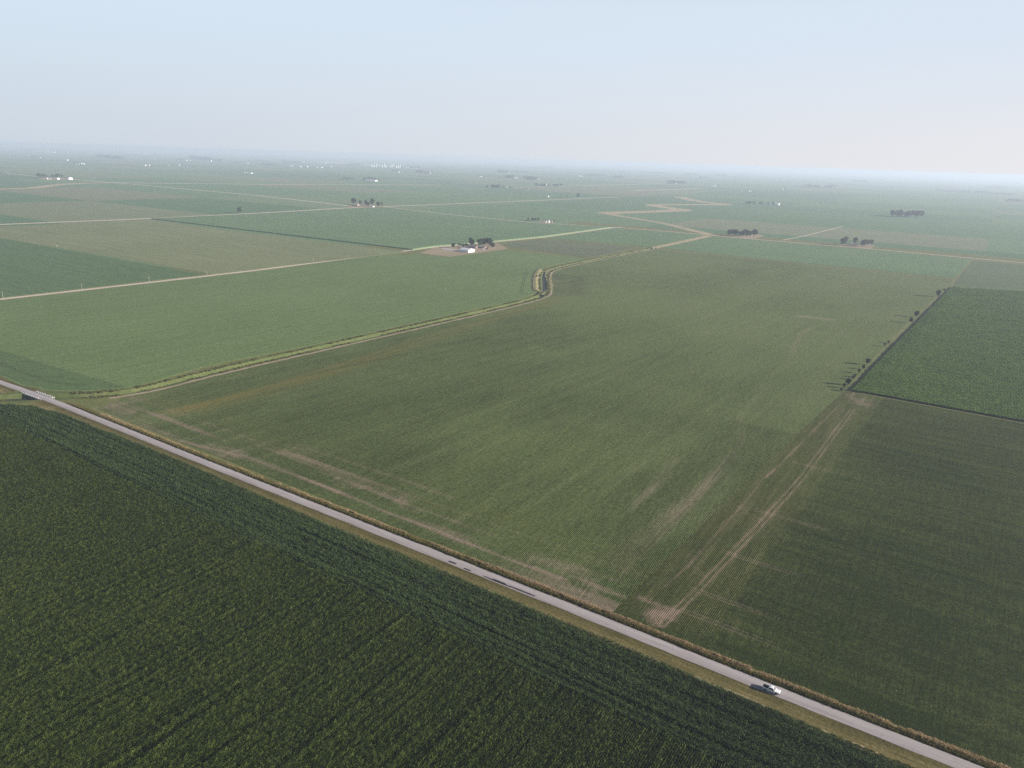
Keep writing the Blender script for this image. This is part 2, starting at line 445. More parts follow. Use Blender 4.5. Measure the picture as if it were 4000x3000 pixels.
M_BEAN_DK = crop_mat('beans_darker', (.06, .105, .038), (.122, .185, .07), SOIL, R(60), streak=.3, soil_amt=.1, row_amt=.2, bump=.4)
M_BANK2 = grass_mat('rough_bank', (.15, .15, .06), (.27, .25, .12), (.40, .34, .19), .25)
M_TRACKDK = flat_mat('pressed_crop', (.06, .075, .035), .95, .05, 0, .4, .6)
M_BEAN_NE = crop_mat('beans_northeast', (.07, .108, .045), (.135, .18, .075), (.2, .16, .13), R(90), streak=.5, soil_amt=.15, row_amt=.2, bump=.4)
# ------------------------------------------------------------------ lie of the land
DITCH = [(-720, 60), (-640, 128), (-575, 180), (-556, 197), (-540, 213), (-524, 228), (-507, 246), (-497.5, 270), (-500, 320), (-491, 447), (-472.5, 715),
         (-474, 795), (-492, 832), (-521, 878), (-560, 942), (-590, 1002), (-594, 1154), (-590, 1300), (-586, 1440)]
DL = smooth_line(DITCH, 10.0, 2)
DN = normals2(DL)
def ditch_wide(x, y): return 1.0 + .55*math.exp(-((x+543)/16)**2 - ((y-208)/16)**2)     # scoured wider beside the bridge
def off(d): return [tuple(q + n*d*ditch_wide(*q)) for q, n in zip(DL, DN)]

NX0, NX1, NY0, NY1 = -1010.0, 320.0, -260.0, 1900.0
def build_ground():
    """One sheet: a near block with the drainage ditch cut out of it, then square rings to the horizon."""
    hole = off(7.0) + off(-7.0)[::-1]
    outer = [(NX0, NY0), (NX1, NY0), (NX1, NY1), (NX0, NY1)]
    loops = [[Vector((x, y, 0)) for x, y in outer], [Vector((x, y, 0)) for x, y in hole]]
    pts = [(x, y, 0) for x, y in outer + hole]
    fs = []
    for t in tessellate_polygon(loops):
        a, b, c = [Vector(pts[i]) for i in t]
        fs.append(tuple(t) if (b-a).cross(c-a).z > 0 else tuple(t[::-1]))
    nnear = len(fs)
    ring = [0, 1, 2, 3]
    k = 600.0
    while k < 60000:
        b0 = len(pts)
        pts += [(NX0-k, NY0-k, 0), (NX1+k, NY0-k, 0), (NX1+k, NY1+k, 0), (NX0-k, NY1+k, 0)]
        nr = [b0, b0+1, b0+2, b0+3]
        for i in range(4):
            j = (i+1) % 4
            fs.append((nr[i], nr[j], ring[j], ring[i]))
        ring = nr; k *= 2.1
    o = mesh_obj('ground', pts, fs, M_BANK)
    o.data.materials.append(M_GROUND)
    for i, p in enumerate(o.data.polygons): p.material_index = 0 if i < nnear else 1
    return tag(o, 'flat green farm country running to the hazy horizon', None, None, 'structure')
build_ground()

strip('drainage_ditch', DITCH, [(8.5, .03), (5.2, .05), (1.6, -2.2), (-1.6, -2.2), (-5.2, .05), (-8.5, .03)], M_DITCH, 'grass banked drainage ditch winding between the bean fields', 7, wob=2.6, wide=ditch_wide)
strip('ditch_water', DITCH, [(1.3, -1.9), (-1.3, -1.9)], M_WATER, 'dark water lying in the bottom of the drainage ditch', 10)
strip('ditch_track', DITCH[6:], [(-8.3, .06), (-11.4, .06)], M_TRACK, 'pale bare farm track along the ditch beside the large bean field', 6, wob=1.5)
strip('ditch_margin', [(-487, 800), (-505, 850), (-535, 896), (-574, 955), (-600, 1000)], [(-7, .055), (-12, .10), (-15, .08)], M_BANK2, 'broad dry grass margin beside the short kinked stretch of ditch', 6, wob=1.5)
strip('ditch_bank', [(-490, 830), (-521, 878), (-560, 942), (-588, 1000)], [(19, .05), (16, .9), (12, 1.2), (7.5, .06)], M_BANK2, 'rough grass bank on the far side of the kinked stretch of ditch', 5, wob=3)

# ---- paved road, verges, patches
ROAD = [(-900, 196), (-700, 207), (-592, 212.6), (-540, 215.3), (-480, 216.0), (-350, 216.7), (-196, 218.5), (-100, 219.5), (-37, 219.6), (26, 220.5), (160, 221.5)]
def cut(pts, x0, x1):
    ys = lambda x: float(np.interp(x, [a for a, b in pts], [b for a, b in pts]))
    return [(max(x0, pts[0][0]), ys(max(x0, pts[0][0])))] + [q for q in pts if x0 < q[0] < x1] + [(min(x1, pts[-1][0]), ys(min(x1, pts[-1][0])))]
for x0, x1, side in ((-900, -563, 'west'), (-531, 160, 'east')):
    strip('road_verge', cut(ROAD, x0, x1), [(-2.5, .05), (-4.5, .03), (-7.5, .03), (-11.2, .05)], M_VERGE, 'mown yellow green verge between the paved road and the near corn, %s of the bridge' % side, 5, wob=1.0, it=0)
for x0, x1, side in ((-900, -548, 'west'), (-510, 160, 'east')):
    strip('far_verge', cut(ROAD, x0, x1), [(7.2, .05), (4.2, .04), (2.4, .04)], M_VERGE, 'rough verge on the far side of the paved road, %s of the bridge' % side, 5, wob=.8, it=0)
strip('verge_edge', ROAD[4:], [(-9.4, .07), (-11.0, .08)], M_DRYBANK, 'thin strip of dry pale grass at the edge of the near corn', 4, wob=1.3)
strip('paved_road', ROAD, [(2.7, .09), (2.2, .11), (1.3, .13), (.4, .14), (-.4, .14), (-1.2, .13), (-1.8, .12), (-2.3, .105), (-2.7, .09)], M_ROAD, 'straight pale grey chip sealed country road', 5, wob=.28)
def patch(cx, cy, ln, wd, label, ang=0.0):
    n = 22; vs = []
    for i in range(n):
        a = 2*math.pi*i/n; e = .72
        x = math.copysign(abs(math.cos(a))**e, math.cos(a))*ln/2 + random.uniform(-.12, .12); y = math.copysign(abs(math.sin(a))**e, math.sin(a))*wd/2 + random.uniform(-.08, .08)
        vs.append((cx + x*math.cos(ang) - y*math.sin(ang), cy + x*math.sin(ang) + y*math.cos(ang), .147))
    return tag(mesh_obj('asphalt_patch', vs, [tuple(range(n))], M_PATCH), label, None, None, 'structure')
patch(-169.6, 217.7, 4.6, 1.15, 'short dark asphalt patch on the paved road, leftmost of three', .02)
patch(-161.0, 217.15, 4.2, .95, 'small dark asphalt patch on the paved road between a short and a long one', .02)
patch(-145.5, 217.35, 15, .95, 'long dark asphalt patch along the near side of the paved road', .012)
patch(-133.0, 217.75, 13, .95, 'long dark asphalt patch nearest the pickup on the paved road', .012)
patch(-144.5, 217.75, 7, .9, 'widest stretch of dark asphalt patching in the middle of the long patches', .012)

# ---- gravel roads and the country beyond
def gravel(name, pts, label, w=5.0, sh=9.5, z=.09, step=30, mat=None, shoulder=True):
    if shoulder:
        strip('road_shoulder', pts, [(sh/2, z-.03), (-sh/2, z-.03)], M_DRYBANK, 'dry grass shoulders of the ' + label, step, wob=1.0, it=0)
    return strip(name, pts, [(w/2, z), (0, z+.06), (-w/2, z)], mat or M_GRAVEL, label, step, it=0)
gravel('gravel_road', [(-941.3, 197.7), (-924.1, 346.8), (-911.7, 515.3), (-901.8, 676.4), (-903.5, 939.5), (-906.0, 1100.4), (-877.8, 1267.7), (-857.5, 1424.4), (-859.9, 1797.8), (-853.8, 1841.5)], 'pale gravel road with poles running past the white shed farmstead', 7.5, 12)
gravel('gravel_road', [(-1102.0, 1749.2), (-849.2, 1823.6), (-647.3, 1830.3), (-479.2, 1819.5), (-220.4, 1829.0), (71.1, 1808.5), (194.7, 1792.1)], 'gravel crossroad beyond the large bean field', 6.5, 10)
gravel('gravel_road', [(-1744.0, 1844.2), (-1402.7, 1778.3), (-1102.0, 1749.2)], 'thin gravel road with poles leading left to the crossroads house', 6, 9)
gravel('gravel_road', [(-1799.7, 608.1), (-1789.5, 698.0), (-1752.7, 1024.2), (-1749.5, 1327.1), (-1768.7, 1684.6), (-1752.8, 1853.4), (-1693.4, 2561.0), (-1633.6, 3479.8)], 'long tan gravel road passing the lone tree and the crossroads house', 13, 22, .09)
gravel('gravel_road', [(-3580.6, 1907.6), (-2457.8, 1870.8), (-1827.7, 1770.4)], 'pale gravel road slanting down to the crossroads house', 12, 18, .09)
gravel('gravel_road', [(-3582.7, 1896.4), (-3261.8, 2487.9), (-3032.4, 3210.7), (-2909.5, 3584.3)], 'straight pale gravel road crossing the far fields level with the horizon', 26, 46, .12, 120)
gravel('gravel_road', [(-4823.5, 1942.4), (-4280.6, 1890.3), (-3988.3, 1917.1), (-3582.7, 1896.4)], 'pale lane passing the left farmstead with the grain shed', 14, 20, .1, 60)
gravel('gravel_road', [(-2541.0, 3837.9), (-2540.4, 4078.7), (-2539.4, 4481.8), (-2543.2, 6311.6)], 'faint far road in front of the long dark grove', 22, 34, .12, 120)
gravel('farm_track', [(-422.3, 1861.2), (-406.6, 2047.9), (-389.9, 2496.8)], 'tan farm track between green fields left of the three tree homestead', 3.5, 6, .1)
gravel('gravel_road', [(-6792.9, 3782.7), (-6628.0, 3834.3), (-6577.1, 3902.9)], 'faint far road beside two small white farm sheds', 16, 20, .12, 120, shoulder=False)
strip('grass_waterway', [(-3178.2, 1210.5), (-3166.8, 1309.5), (-3201.2, 1397.5), (-3382.8, 1538.7), (-3537.6, 1720.1), (-3580.6, 1907.6)], [(28, .10), (0, .15), (-28, .10)], M_DRYBANK, 'broad tan grass waterway at the left edge below the farmstead', 40)
CREEK = [(-589.5, 1832.7), (-707.3, 1950.3), (-829.9, 2084.5), (-909.8, 2138.1), (-1020.7, 2213.1), (-1106.5, 2273.0), (-1127.1, 2322.9), (-1115.0, 2384.7), (-1068.1, 2503.6), (-1049.7, 2602.5), (-1019.4, 2724.7), (-1024.1, 2767.5), (-1076.4, 2811.9), (-1145.9, 2861.8), (-1215.9, 2920.4), (-1232.4, 2970.8), (-1207.7, 3049.1), (-1121.3, 3207.5), (-1042.3, 3352.1), (-1046.9, 3397.2), (-1145.9, 3436.8), (-1272.2, 3564.7), (-1457.9, 3875.7)]
strip('winding_creek', CREEK[:6], [(15, .10), (3, .18), (-3, .18), (-15, .10)], M_DRYBANK, 'straight lower reach of the tan winding creek', 14, wob=4, it=1)
strip('winding_creek', CREEK[5:13], [(40, .13), (0, .2), (-40, .13)], M_DRYBANK, 'broad middle bend of the tan winding creek', 25, wob=8)
strip('winding_creek', CREEK[12:], [(34, .15), (0, .2), (-34, .15)], M_DRYBANK, 'far upper bend of the tan winding creek', 30, wob=6)
strip('creek_water', CREEK[1:5], [(1.4, .24), (-1.4, .24)], M_WATER, 'dark water in the lower reach of the winding creek', 14, it=1)
strip('field_strip', [(-1959.5, 4338.3), (-1956.1, 4639.4), (-1910.8, 4990.0), (-1927.9, 5544.4)], [(28, .12), (-28, .12)], M_DRYBANK, 'thin pale strip of bare ground beyond the winding creek', 120)
strip('ditch_strip', [(-586, 1432), (-588.3, 1568.9), (-592.6, 1809.8)], [(9, .06), (0, .3), (-9, .06)], M_DRYBANK, 'tan grassy line of the ditch running on to the creek', 12, wob=2)
slab('wheat_field', [(-10748.2, 9268.5), (-11116.8, 10328.1), (-8965.1, 9221.8), (-8311.6, 8464.3), (-9498.8, 8823.4), (-10052.6, 9098.6)], .1, .14, M_WHEAT, 'pale harvested wheat field below the horizon left of the grain elevator')
slab('wheat_field', [(-21703.4, 11907.3), (-22047.0, 12805.9), (-19238.4, 11937.8), (-17137.3, 10465.3), (-18420.5, 10561.3)], .1, .14, M_WHEAT, 'faint pale harvested field near the horizon at left')

# ------------------------------------------------------------------ crops
def dist_line(X, Y, pts):
    d = np.full(X.shape, 1e9)
    for (x0, y0), (x1, y1) in zip(pts[:-1], pts[1:]):
        vx, vy = x1-x0, y1-y0; L = vx*vx+vy*vy
        t = np.clip(((X-x0)*vx+(Y-y0)*vy)/L, 0, 1)
        d = np.minimum(d, np.hypot(X-x0-t*vx, Y-y0-t*vy))
    return d
def gband(X, Y, pts, w):
    d = dist_line(X, Y, pts); return np.exp(-(d/w)**2)

def grid_field(name, ys, xl, xr, nx, z, mat, paint, label, s=None):
    s = np.linspace(0, 1, nx) if s is None else s
    nx = len(s)
    X = xl[:, None] + (xr-xl)[:, None]*s[None, :]
    Y = np.repeat(ys[:, None], nx, 1)
    ny = len(ys)
    Z = z + .07*(fbm(X*.35, Y*.35, 3)-.5)
    v = np.stack([X, Y, Z], -1).reshape(-1, 3)
    i = np.arange(ny*nx).reshape(ny, nx)
    q = np.stack([i[:-1, :-1], i[:-1, 1:], i[1:, 1:], i[1:, :-1]], -1).reshape(-1, 4)
    edge = np.concatenate([i[0, :], i[1:, -1], i[-1, -2::-1], i[-2:0:-1, 0]])
    n0 = len(v); sk = v[edge].copy(); sk[:, 2] = 0
    v = np.vstack([v, sk]); m = len(edge); j = np.arange(m); jn = (j+1) % m
    q = np.vstack([q, np.stack([n0+j, n0+jn, edge[jn], edge[j]], -1)])
    me = bpy.data.meshes.new(name)
    me.vertices.add(len(v)); me.vertices.foreach_set('co', v.ravel())
    me.loops.add(q.size); me.loops.foreach_set('vertex_index', q.ravel())
    me.polygons.add(len(q)); me.polygons.foreach_set('loop_start', np.arange(0, q.size, 4))
    me.update(calc_edges=True)
    A = paint(X, Y)
    for k, a in A.items():
        at = me.attributes.new(k, 'FLOAT', 'POINT')
        at.data.foreach_set('value', np.concatenate([a.ravel(), np.zeros(m)]).astype(np.float32))
    me.materials.append(mat); me.shade_flat()
    o = link(bpy.data.objects.new(name, me))
    return tag(o, label, None, None, 'structure')

# the large bean field
tk = np.array(off(-12.2)); sel = tk[:, 1] > 236
yy = np.concatenate([np.arange(226.3, 420, 1.25), np.arange(420, 760, 2.2), np.arange(760, 1419, 4.5)])
order = np.argsort(tk[sel][:, 1])
xl = np.interp(yy, tk[sel][:, 1][order], tk[sel][:, 0][order])
x250 = np.interp(250, tk[sel][:, 1][order], tk[sel][:, 0][order])
xl = np.where(yy < 250, np.interp(yy, [226, 250], [-482, x250]), xl)
BND_Y = [200, 226, 306, 424, 611, 866, 1422]; BND_X = [-97, -96, -92, -86, -73, -64, -34]
xr = np.interp(yy, BND_Y, BND_X) - np.interp(yy, [226, 600, 640], [.0, .0, .9])
def paint_center(X, Y):
    n_big = fbm(X*.006+3, Y*.006); n_mid = fbm(X*.03, Y*.02+7)
    Xs = X - .16*(Y-226)*np.clip((-X-90)/250, 0, 1)
    st = fbm(Xs*.16+5, Y*.012+2)                       # along the drill rows
    hs = fbm(X*.012+1, Y*.25+4)                        # along the headland
    soil = .05 + .30*np.clip(st-.52, 0, 1)*2*np.clip(n_big*2-.5, 0, 1)
    head = np.exp(-((Y-238)/13.0)**2)
    soil += head*np.clip(hs-.38, 0, 1)*1.6*np.clip(fbm(X*.02+9, Y*.02)*2.2-.45, 0, 1)
    soil += .75*gband(X, Y, [(-494.9, 224.0), (-400.1, 224.5), (-336.2, 235.6), (-278.8, 236.7), (-221.7, 235.2), (-123.3, 235.5)], 1.3)*np.clip(fbm(X*.03, Y*.3)*2-.4, .15, 1)
    soil += .40*gband(X, Y, [(-426.9, 226.2), (-363.3, 236.1), (-316.9, 252.9), (-249.5, 251.1), (-227.6, 247.1)], 5.0)*np.clip(hs*2-.5, 0, 1)
    soil += .50*gband(X, Y, [(-326.9, 262.9), (-304.8, 265.2), (-238.5, 267.5), (-209.2, 266.5)], 2.6)*np.clip(hs*2-.6, 0, 1)
    soil += .95*gband(X, Y, [(-492.5, 231.4), (-475.7, 234.7), (-459.5, 234.5)], 6)*np.clip(hs*1.9-.3, 0, 1)
    soil += .45*gband(X, Y, [(-455.7, 232.4), (-342.1, 229.2)], 4)*np.clip(hs*2-.5, 0, 1)
    soil += .62*gband(X, Y, [(-155.6, 223.8), (-120.0, 229.4), (-99.2, 228.2)], 6.0)*np.clip(hs*1.8-.2, 0, 1)
    soil += .45*gband(X, Y, [(-143.2, 242.1), (-121.3, 245.3), (-108.7, 237.7)], 4)*np.clip(n_mid*2-.4, 0, 1)
    soil += .30*gband(X, Y, [(-112.7, 263.3), (-109.3, 302.3), (-106.8, 353.8), (-106.2, 416.6)], 5.0)*np.clip(st*2.1-.5, 0, 1)
    soil += .40*gband(X, Y, [(-123.2, 315.3), (-132.9, 390.9)], 5.5)*np.clip(st*2.1-.55, 0, 1)
    tr = [(-105.8, 248.9), (-104.9, 291.8), (-103.2, 332.2), (-105.3, 384.3), (-107.4, 436.5), (-112.8, 460.6), (-122.5, 490.8), (-126.1, 516.0), (-127.8, 553.3), (-128.6, 586.9)]
    d = dist_line(X, Y, tr); soil += .34*np.exp(-((d-1.2)/.6)**2)*np.clip(n_mid*2, .3, 1)
    d = dist_line(X, Y, [(-135.3, 695.8), (-150.0, 806.8), (-147.8, 841.2)]); soil += .35*np.exp(-((d-1.5)/1.0)**2)
    soil += .6*np.exp(-(dist_line(X, Y, [(-171.7, 899.6), (-156.3, 903.7), (-136.5, 906.2)])/5)**2)*np.clip(n_mid*2.2-.3, 0, 1)
    for pts in ([(-350.1, 234.9), (-337.0, 233.2), (-339.9, 238.0), (-348.2, 238.8)], [(-272.9, 247.4), (-270.9, 242.7), (-263.6, 242.3), (-251.7, 249.5)], [(-230.4, 254.2), (-226.7, 247.8), (-220.8, 243.5), (-212.2, 245.4)]):
        d = dist_line(X, Y, pts); soil += .32*np.exp(-((d-1.3)/.6)**2)
    tone = (n_big-.5)*.9 + (st-.5)*.5 + (n_mid-.5)*.5
    tone += .70*np.clip((Y-290)/450, 0, 1) + .10*np.exp(-((Y-330)/90)**2) - .35*np.exp(-((X+100)/28)**2)*(Y < 480)  # first term paints the far crop lighter, as sunlit leaves seen at grazing angle
    grey = np.exp(-(dist_line(X, Y, [(-549.5, 964.2), (-464.7, 821.4), (-446.7, 838.4), (-513.8, 965.1)])/16)**2)
    tone -= .55*grey
    far = np.clip((Y-500)/600, 0, 1)
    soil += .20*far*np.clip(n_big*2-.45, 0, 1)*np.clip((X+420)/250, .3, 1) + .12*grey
    for k in range(14):                                # fine sprayer lines up the field
        x0 = -480 + 27.4*k
        soil += .16*np.exp(-(((X-x0)-(Y-226)*(.05+.006*math.sin(k*3.1)))/.7)**2)*np.clip(fbm(X*.02, Y*.015+k)*2-.6, 0, 1)
    soil += .2*np.exp(-((Y-256-(X+300)*.012)/.7)**2)
    yl = .62*gband(X, Y, [(-436.8, 257.2), (-429.9, 292.4), (-426.7, 335.0), (-431.2, 451.8), (-445.1, 680.3), (-445.8, 802.0)], 9)*np.clip(st*1.7-.2, 0, 1)
    yl += .35*gband(X, Y, [(-439.1, 258.7), (-433.9, 340.8), (-454.4, 642.1)], 2)
    spot = vnoise(X*.33, Y*.28+40); yl += np.clip((spot-.985)*90, 0, .8)
    yl += .2*np.exp(-((Y-262)/14)**2)*np.clip(hs*2-.7, 0, 1)
    rows = .25 + .45*np.exp(-((X+110)/90)**2)*np.clip((Y-232)/8, 0, 1)
    return dict(soil=np.clip(soil, 0, 1), tone=np.clip(tone, -1, 1), yellow=np.clip(yl, 0, 1), rows=rows)
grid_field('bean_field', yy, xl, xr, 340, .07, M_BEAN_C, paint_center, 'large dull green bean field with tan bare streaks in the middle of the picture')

# bean field right of the boundary: a headland strip, then the main part with rows square to it
yr = np.arange(226.8, 609.5, 1.0)
TRK = [(-76.9, 231.1), (-75.8, 243.1), (-74.2, 256.3), (-67.9, 333.4), (-63.3, 407.7), (-60.0, 561.6)]
TRK2 = [(-85.7, 257.0), (-83.2, 281.2), (-80.6, 396.2), (-78.3, 425.4), (-69.6, 576.3)]
def paint_right(X, Y):
    n_big = fbm(X*.012+2, Y*.012); n_mid = fbm(X*.06, Y*.05+3)
    strow = fbm(X*.35+5, Y*.02); stcol = fbm(X*.02+8, Y*.33)
    edge = np.interp(Y, [226, 238, 311, 439, 558, 611], [-60, -59, -57, -52, -47, -45]) + 3.0*(vnoise(Y/.8, Y*0)-.5)
    h = 1/(1+np.exp(-(edge-X)/.7))
    h = h*(1-np.exp(-np.clip(Y-226, 0, 1e3)/9)*.8)
    soil = h*(.13 + .5*np.clip(strow-.5, 0, 1)) + (1-h)*(.03 + .25*np.clip(stcol-.56, 0, 1) + .08*np.exp(-np.clip(X+52, 0, 1e3)/14))
    d = dist_line(X, Y, TRK)
    soil += .62*np.exp(-((d-1.25)/.55)**2)*np.clip(.2+n_mid*1.3, 0, 1) - .06*np.exp(-(d/.6)**2)
    d2 = dist_line(X, Y, TRK2); soil += .4*np.exp(-(d2/.7)**2)*np.clip(n_mid*1.8, .2, 1)
    soil += .7*np.exp(-(dist_line(X, Y, [(-80.6, 396.2), (-78.4, 422.4)])/.8)**2)*np.clip(n_mid*2.4-.2, .2, 1)
    soil += .75*np.exp(-(dist_line(X, Y, [(-80.6, 237.5), (-77.0, 238.1)])/3.2)**2)*np.clip(n_mid*2-.1, .2, 1)
    soil += .5*np.exp(-(dist_line(X, Y, [(-91.2, 242.7), (-75.5, 242.3)])/1.6)**2)*np.clip(n_mid*2-.3, .2, 1)
    soil += .45*np.exp(-(dist_line(X, Y, [(-83.2, 234.6), (-79.6, 231.2)])/3)**2)
    soil += .75*np.exp(-(dist_line(X, Y, [(-64.2, 600.6), (-56.1, 583.3)])/7)**2)*np.clip(n_mid*2-.2, 0, 1)
    for a, b in (([(-86.5, 286.8), (-81.3, 277.4), (-77.1, 275.5)]), ) if False else (): pass
    for pts in ([(-86.0, 287.2), (-84.6, 281.5), (-81.3, 277.4), (-76.6, 275.8)], [(-80.2, 349.5), (-76.9, 345.0), (-70.1, 341.6)], [(-77.3, 503.8), (-73.7, 494.3), (-68.1, 490.9)]):
        dd = dist_line(X, Y, pts); soil += .2*np.exp(-((dd-1.2)/.6)**2)
    soil += .45*np.exp(-((Y-232-(X+30)*.02)/1.3)**2)*np.clip(stcol*2-.75, 0, 1)*(X > -30)
    for y0, l in ((262, 40), (300, 60), (352, 60), (430, 70), (245, 90)):   # short cross tracks that fade to the right
        soil += .3*np.exp(-((np.abs(Y-y0-(X+50)*.01)-1.0)/.45)**2)*np.clip((X+78)/6, 0, 1)*np.exp(-np.clip(X+50, 0, 1e3)/l)
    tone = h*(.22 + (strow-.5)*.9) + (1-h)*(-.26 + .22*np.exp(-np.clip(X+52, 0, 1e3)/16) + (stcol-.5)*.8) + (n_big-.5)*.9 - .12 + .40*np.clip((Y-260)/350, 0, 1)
    yl = (.05+.13*h)*np.clip(n_mid*2-.5, 0, 1) + .08*np.exp(-((X-np.interp(Y, BND_Y, BND_X))/4)**2)
    return dict(soil=np.clip(soil, 0, 1), tone=np.clip(tone, -1, 1), yellow=np.clip(yl, 0, 1), rows=.0+.8*h)
s_ = np.concatenate([np.linspace(0, .22, 75)[:-1], np.linspace(.22, 1, 190)])
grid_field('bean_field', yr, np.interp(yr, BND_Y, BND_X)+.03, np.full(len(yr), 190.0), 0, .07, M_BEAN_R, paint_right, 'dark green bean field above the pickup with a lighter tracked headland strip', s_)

slab('bean_field', [(-930, 268), (-930, 232), (-720, 226), (-610.7, 219.6), (-574.0, 218.1), (-544.6, 225.7), (-525.1, 239.2), (-513.2, 255.0), (-508.9, 272.0), (-516.6, 330.7), (-502.3, 457.0), (-484.8, 740.1), (-488.6, 798.9), (-538.5, 876.3), (-592.2, 968.6), (-608.3, 1014.6), (-608.6, 1171.8), (-779.3, 1170.2), (-785.6, 1157.3), (-792.7, 1004.2), (-856.3, 996.2), (-894.0, 929.5), (-893.9, 670.3), (-904.6, 511.1), (-914.9, 343.1)], 0, .14, M_BEAN_L, 'smooth fresh green bean field between the gravel road and the ditch')
slab('bean_field', [(-801.6, 1212.7), (-841.7, 1239.3), (-839.4, 1389.1), (-615.2, 1417.6), (-611.3, 1189.1)], 0, .14, M_BEAN_GREY, 'small grey brown field right of the white shed farmstead')
slab('bean_field', [(-850.5, 1423.0), (-850.2, 1796.6), (-602.8, 1820.2), (-599.5, 1448.8)], 0, .2, M_CORN_SIDE, 'green field in the corner between the gravel road and the ditch line')
slab('corn_field', [(-579.9, 1450.9), (-574.1, 1804.1), (-472.1, 1793.6), (-217.1, 1804.9), (-19.7, 1783.8), (-34.5, 1436.2), (-348.3, 1434.1)], 0, .3, M_CORN_SIDE, 'blue green field along the far side of the large bean field')
slab('bean_field', [(-29.9, 1425.8), (-16.2, 1759.7), (190.4, 1742.5), (420, 1795), (420, 1352), (58.6, 1341.4), (-30.2, 1328.2)], 0, .15, M_BEAN_NE, 'grey green bean field behind the bright corn on the right')
slab('bean_field', [(-1773.2, 475.5), (-1745.5, 680.2), (-1711.0, 983.1), (-892.9, 1004.1), (-914.6, 612.2), (-1532.7, 593.8), (-2037.8, 551.3)][:6], 0, .15, M_BEAN_TAN, 'brownish thin bean field left of the dark corn edge')
slab('bean_field', [(-1853.6, 582.3), (-1528.6, 592.1), (-918.0, 602.3), (-922.5, 521.7), (-933.6, 350.6), (-940.6, 280.3)], 0, .15, M_BEAN_SW, 'streaky green bean field at the left edge above the gravel road')
slab('corn_field', [(-1736.3, 1009.1), (-1721.0, 1305.2), (-1735.8, 1653.0), (-1710.0, 1808.0), (-1377.7, 1746.7), (-1083.9, 1720.6), (-864.6, 1801.0), (-863.5, 1430.7), (-882.3, 1274.1), (-910.3, 1105.6), (-903.9, 1031.1)], 0, 2.0, M_CORN_FAR, 'blue green corn field with a dark shaded edge behind the brownish field')
slab('corn_field', [(-795.8, 1790.1), (-632.5, 1789.5), (-631.2, 1786.1), (-792.7, 1783.1)], 0, .3, M_CORN_SIDE, 'sliver of green crop along the crossroad') if False else None
slab('farmyard', [(-865.6, 1007.1), (-797.3, 1009.2), (-790.2, 1164.0), (-793.2, 1190.9), (-860.4, 1252.2), (-896.3, 1196.6), (-903.4, 1097.2)], .02, .055, M_LAWN, 'dry tan lawn and yard around the white shed farmstead')
slab('driveway', [(-880.5, 1086.6), (-886.1, 1104.5), (-839.8, 1096.9), (-823.0, 1081.4), (-826.6, 1071.8)], .06, .085, M_CONC, 'pale driveway leading to the white shed')
slab('driveway', [(-809.7, 1101.7), (-804.4, 1136.3), (-816.1, 1183.7), (-831.2, 1191.8), (-830.6, 1142.7), (-832.6, 1128.5)], .06, .085, M_TRACK, 'bare gravel yard between the white shed and the houses')
slab('homestead_ground', [(-558.3, 1851.8), (-565.9, 1871.6), (-513.2, 1966.9), (-488.6, 1937.4), (-482.9, 1832.7), (-509.8, 1827.1)], .06, .13, M_LAWN, 'dry cleared ground under the dark grove by the crossroad')
slab('homestead_ground', [(-290.3, 1837.3), (-289.8, 1884.3), (-235.4, 1939.2), (-223.1, 1914.4), (-222.2, 1834.1), (-273.4, 1819.5)], .06, .13, M_LAWN, 'dry cleared ground under the scattered trees by the crossroad')
slab('homestead_ground', [(-1092.8, 1789.9), (-1092.7, 1832.8), (-1062.2, 1832.7), (-1042.9, 1804.0), (-1056.4, 1758.4)], .06, .13, M_LAWN, 'bare yard of the small farmstead on the crossroad')
slab('homestead_ground', [(-1836.3, 1755.1), (-1879.3, 1832.8), (-1802.3, 1893.0), (-1744.0, 1844.2), (-1744.8, 1771.3), (-1787.9, 1720.1)], .12, .2, M_LAWN, 'yard of the crossroads house')
slab('homestead_ground', [(-4062.5, 1792.6), (-4180.3, 1907.6), (-4047.7, 1952.5), (-3870.5, 1884.3), (-3888.1, 1749.1)], .12, .2, M_LAWN, 'yard of the left farmstead with the grain shed')

slab('bean_headland', [(-713.9, 249.6), (-665.9, 253.5), (-615.9, 254.8), (-568.9, 259.3), (-529.3, 261.9), (-511.9, 263.9), (-515.7, 254.5), (-527.4, 240.4), (-546.3, 227.3), (-575.2, 220.3), (-613.5, 220.8), (-650.3, 221.2)], .142, .16, M_BEAN_DK, 'darker headland of the smooth bean field above the road bridge')
for o_ in (1.1, -1.1):
    strip('wheel_track', [(-654.4, 237.3), (-641.0, 233.8), (-619.4, 233.9), (-590.9, 234.2), (-569.0, 235.2), (-552.2, 239.9), (-534.6, 249.5)], [(o_+.32, .168), (o_-.32, .168)], M_TRACKDK, 'faint wheel track curving across the darker headland near the bridge', 3)
    strip('wheel_track', [(-601.7, 959.0), (-567.0, 895.8), (-503.7, 789.6)], [(o_*1.3+.4, .152), (o_*1.3-.4, .152)], M_TRACKDK, 'faint wheel track beside the kinked stretch of ditch', 4)
# ------------------------------------------------------------------ plants standing in rows (instances)
def proto(name, verts, faces, mat):
    me = bpy.data.meshes.new(name); me.from_pydata(verts, [], faces); me.materials.append(mat); me.update()
    return bpy.data.objects.new(name, me)

